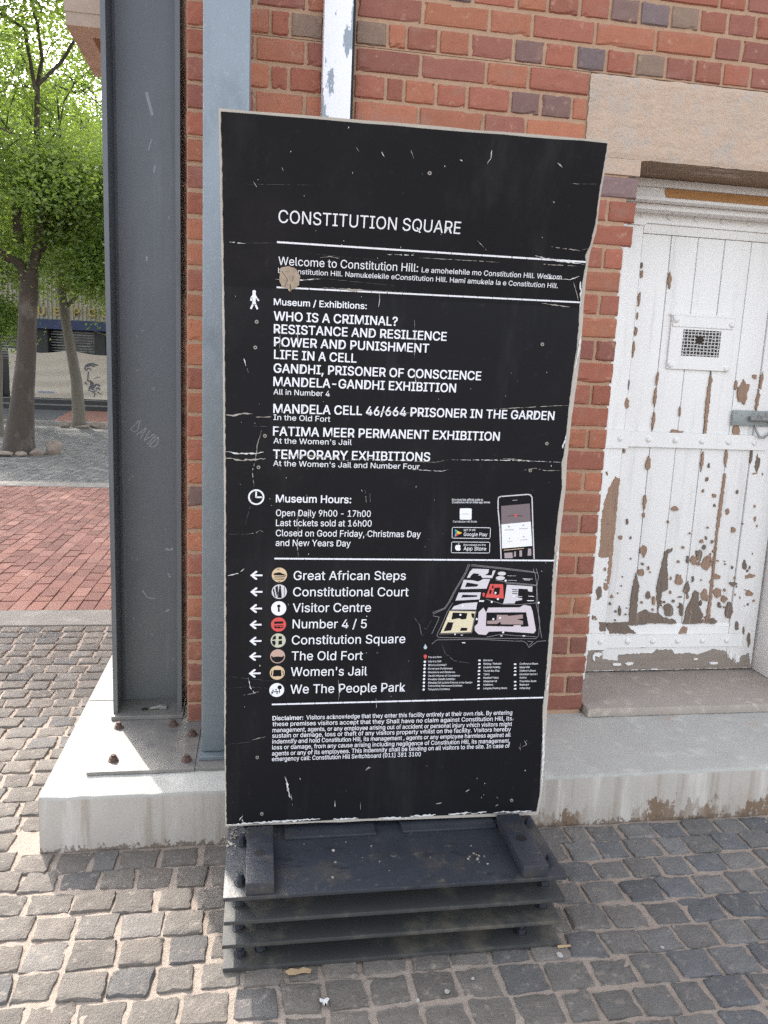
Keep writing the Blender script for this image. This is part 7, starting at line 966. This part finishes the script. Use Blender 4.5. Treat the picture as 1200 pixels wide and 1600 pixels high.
# stones round the trunks
def stone_mesh(rx, ry, rz, seed):
    rs = np.random.RandomState(seed); b = bmesh.new(); bmesh.ops.create_icosphere(b, subdivisions=3, radius=1)
    ax = [rs.normal(0, 1, 3) for _ in range(11)]; off = [rs.uniform(.45, .85) for _ in range(11)]
    for v in b.verts:
        p = np.array(v.co)
        for a_, o_ in zip(ax, off):
            n = a_/np.linalg.norm(a_); d = p@n
            if d > o_: p = p-n*(d-o_)*.95
        v.co = Vector((p[0]*rx, p[1]*ry, p[2]*rz))+Vector(rs.normal(0, .01, 3))*rx
    return b
ST = [(-5.02, 10.66, .15, .11, .10, 'low rounded brown stone, right one at the foot of the thick leaning trunk'), (-4.83, 10.98, .25, .18, .17, 'biggest grey stone beside the thick leaning trunk'), (-5.20, 10.50, .12, .09, .065, 'small stone in front of the thick leaning trunk'), (-5.47, 10.46, .24, .11, .06, 'long flat stone lying before the thick leaning trunk'), (-5.78, 10.6, .16, .12, .10, 'dark stone left of the thick leaning trunk, at the photo edge'),
      (-5.93, 16.55, .17, .12, .12, 'upright grey stone left of the slim pale trunk'), (-5.52, 16.5, .17, .10, .07, 'flat stone in front of the slim pale trunk'), (-5.28, 16.7, .19, .13, .11, 'tan lumpy stone right of the slim pale trunk'), (-5.02, 16.6, .12, .10, .12, 'pointed stone standing farther right of the slim pale trunk'), (-4.80, 16.5, .10, .08, .05, 'smallest stone, farthest right of the slim pale trunk')]
for k, (x, y, a_, b_, c_, lab) in enumerate(ST):
    mb = MB(); b = stone_mesh(a_, b_, c_, 60+k); bmesh.ops.rotate(b, cent=(0, 0, 0), matrix=Matrix.Rotation(k*1.3, 3, 'Z') if a_/b_ < 1.6 else Matrix.Identity(3), verts=b.verts); mb.bm(b)
    o_ = obj('stone', mb, m_stone, None, True); o_.location = (x, y, GZ+c_*.45); tag(o_, lab, 'stone', 'stones around the tree trunks')

# ================================================================ small litter on the setts
def leafy(name, pts, loc, m, lab, cat, th=.002):
    mb = MB(); b = bmesh.new(); top = [b.verts.new((x, y, th+random.uniform(0, .003))) for x, y in pts]; bot = [b.verts.new((x, y, 0)) for x, y in pts]
    n = len(pts); b.faces.new(top); b.faces.new(bot[::-1])
    for i in range(n): b.faces.new((bot[i], bot[(i+1) % n], top[(i+1) % n], top[i]))
    bmesh.ops.triangulate(b, faces=b.faces[:]); bmesh.ops.recalc_face_normals(b, faces=b.faces[:]); mb.bm(b); o = obj(name, mb, m); o.location = loc; return tag(o, lab, cat)
leafy('dry_leaf', [(-.035, .004), (-.02, .012), (0, .008), (.012, .014), (.034, .004), (.03, -.006), (.01, -.003), (-.012, -.008), (-.028, -.006)], (-1.245, -1.098, GZ+.003), m_leafdry, 'curled tan dry leaf against the front of the steel base', 'leaf')
leafy('paint_splash', [(x*.62, y*.7) for x, y in [(-.02, .012), (-.004, .006), (.012, .014), (.02, .008), (.012, -.002), (.008, -.016), (.002, -.006), (-.004, -.020), (-.009, -.004), (-.02, .0)]], (-1.185, -1.203, GZ+.004), m_chipw, 'white splash on a sett in front of the sign base', 'splash', .001)
leafy('pale_twig', [(-.02, .003), (.02, .006), (.02, 0), (-.02, -.003)], (-.50, -1.085, GZ+.004), m_leafdry, 'short straw coloured twig at the right corner of the sign base', 'twig')
for x, y, r in ((-.868, -1.205, .006), (-.79, -1.17, .004), (-.525, -1.113, .009), (-.95, -1.225, .004), (-.22, -1.115, .005)):
    g_ = leafy('gum_spot', [(r*math.cos(t)*random.uniform(.75, 1.2), r*math.sin(t)*random.uniform(.75, 1.2)) for t in np.linspace(0, 6.28, 11)[:-1]], (x, y, GZ+.003), m_gum, 'small pale gum spot trodden onto a sett by the sign base', 'gum spot', .0015); g_['group'] = 'gum spots on the setts'
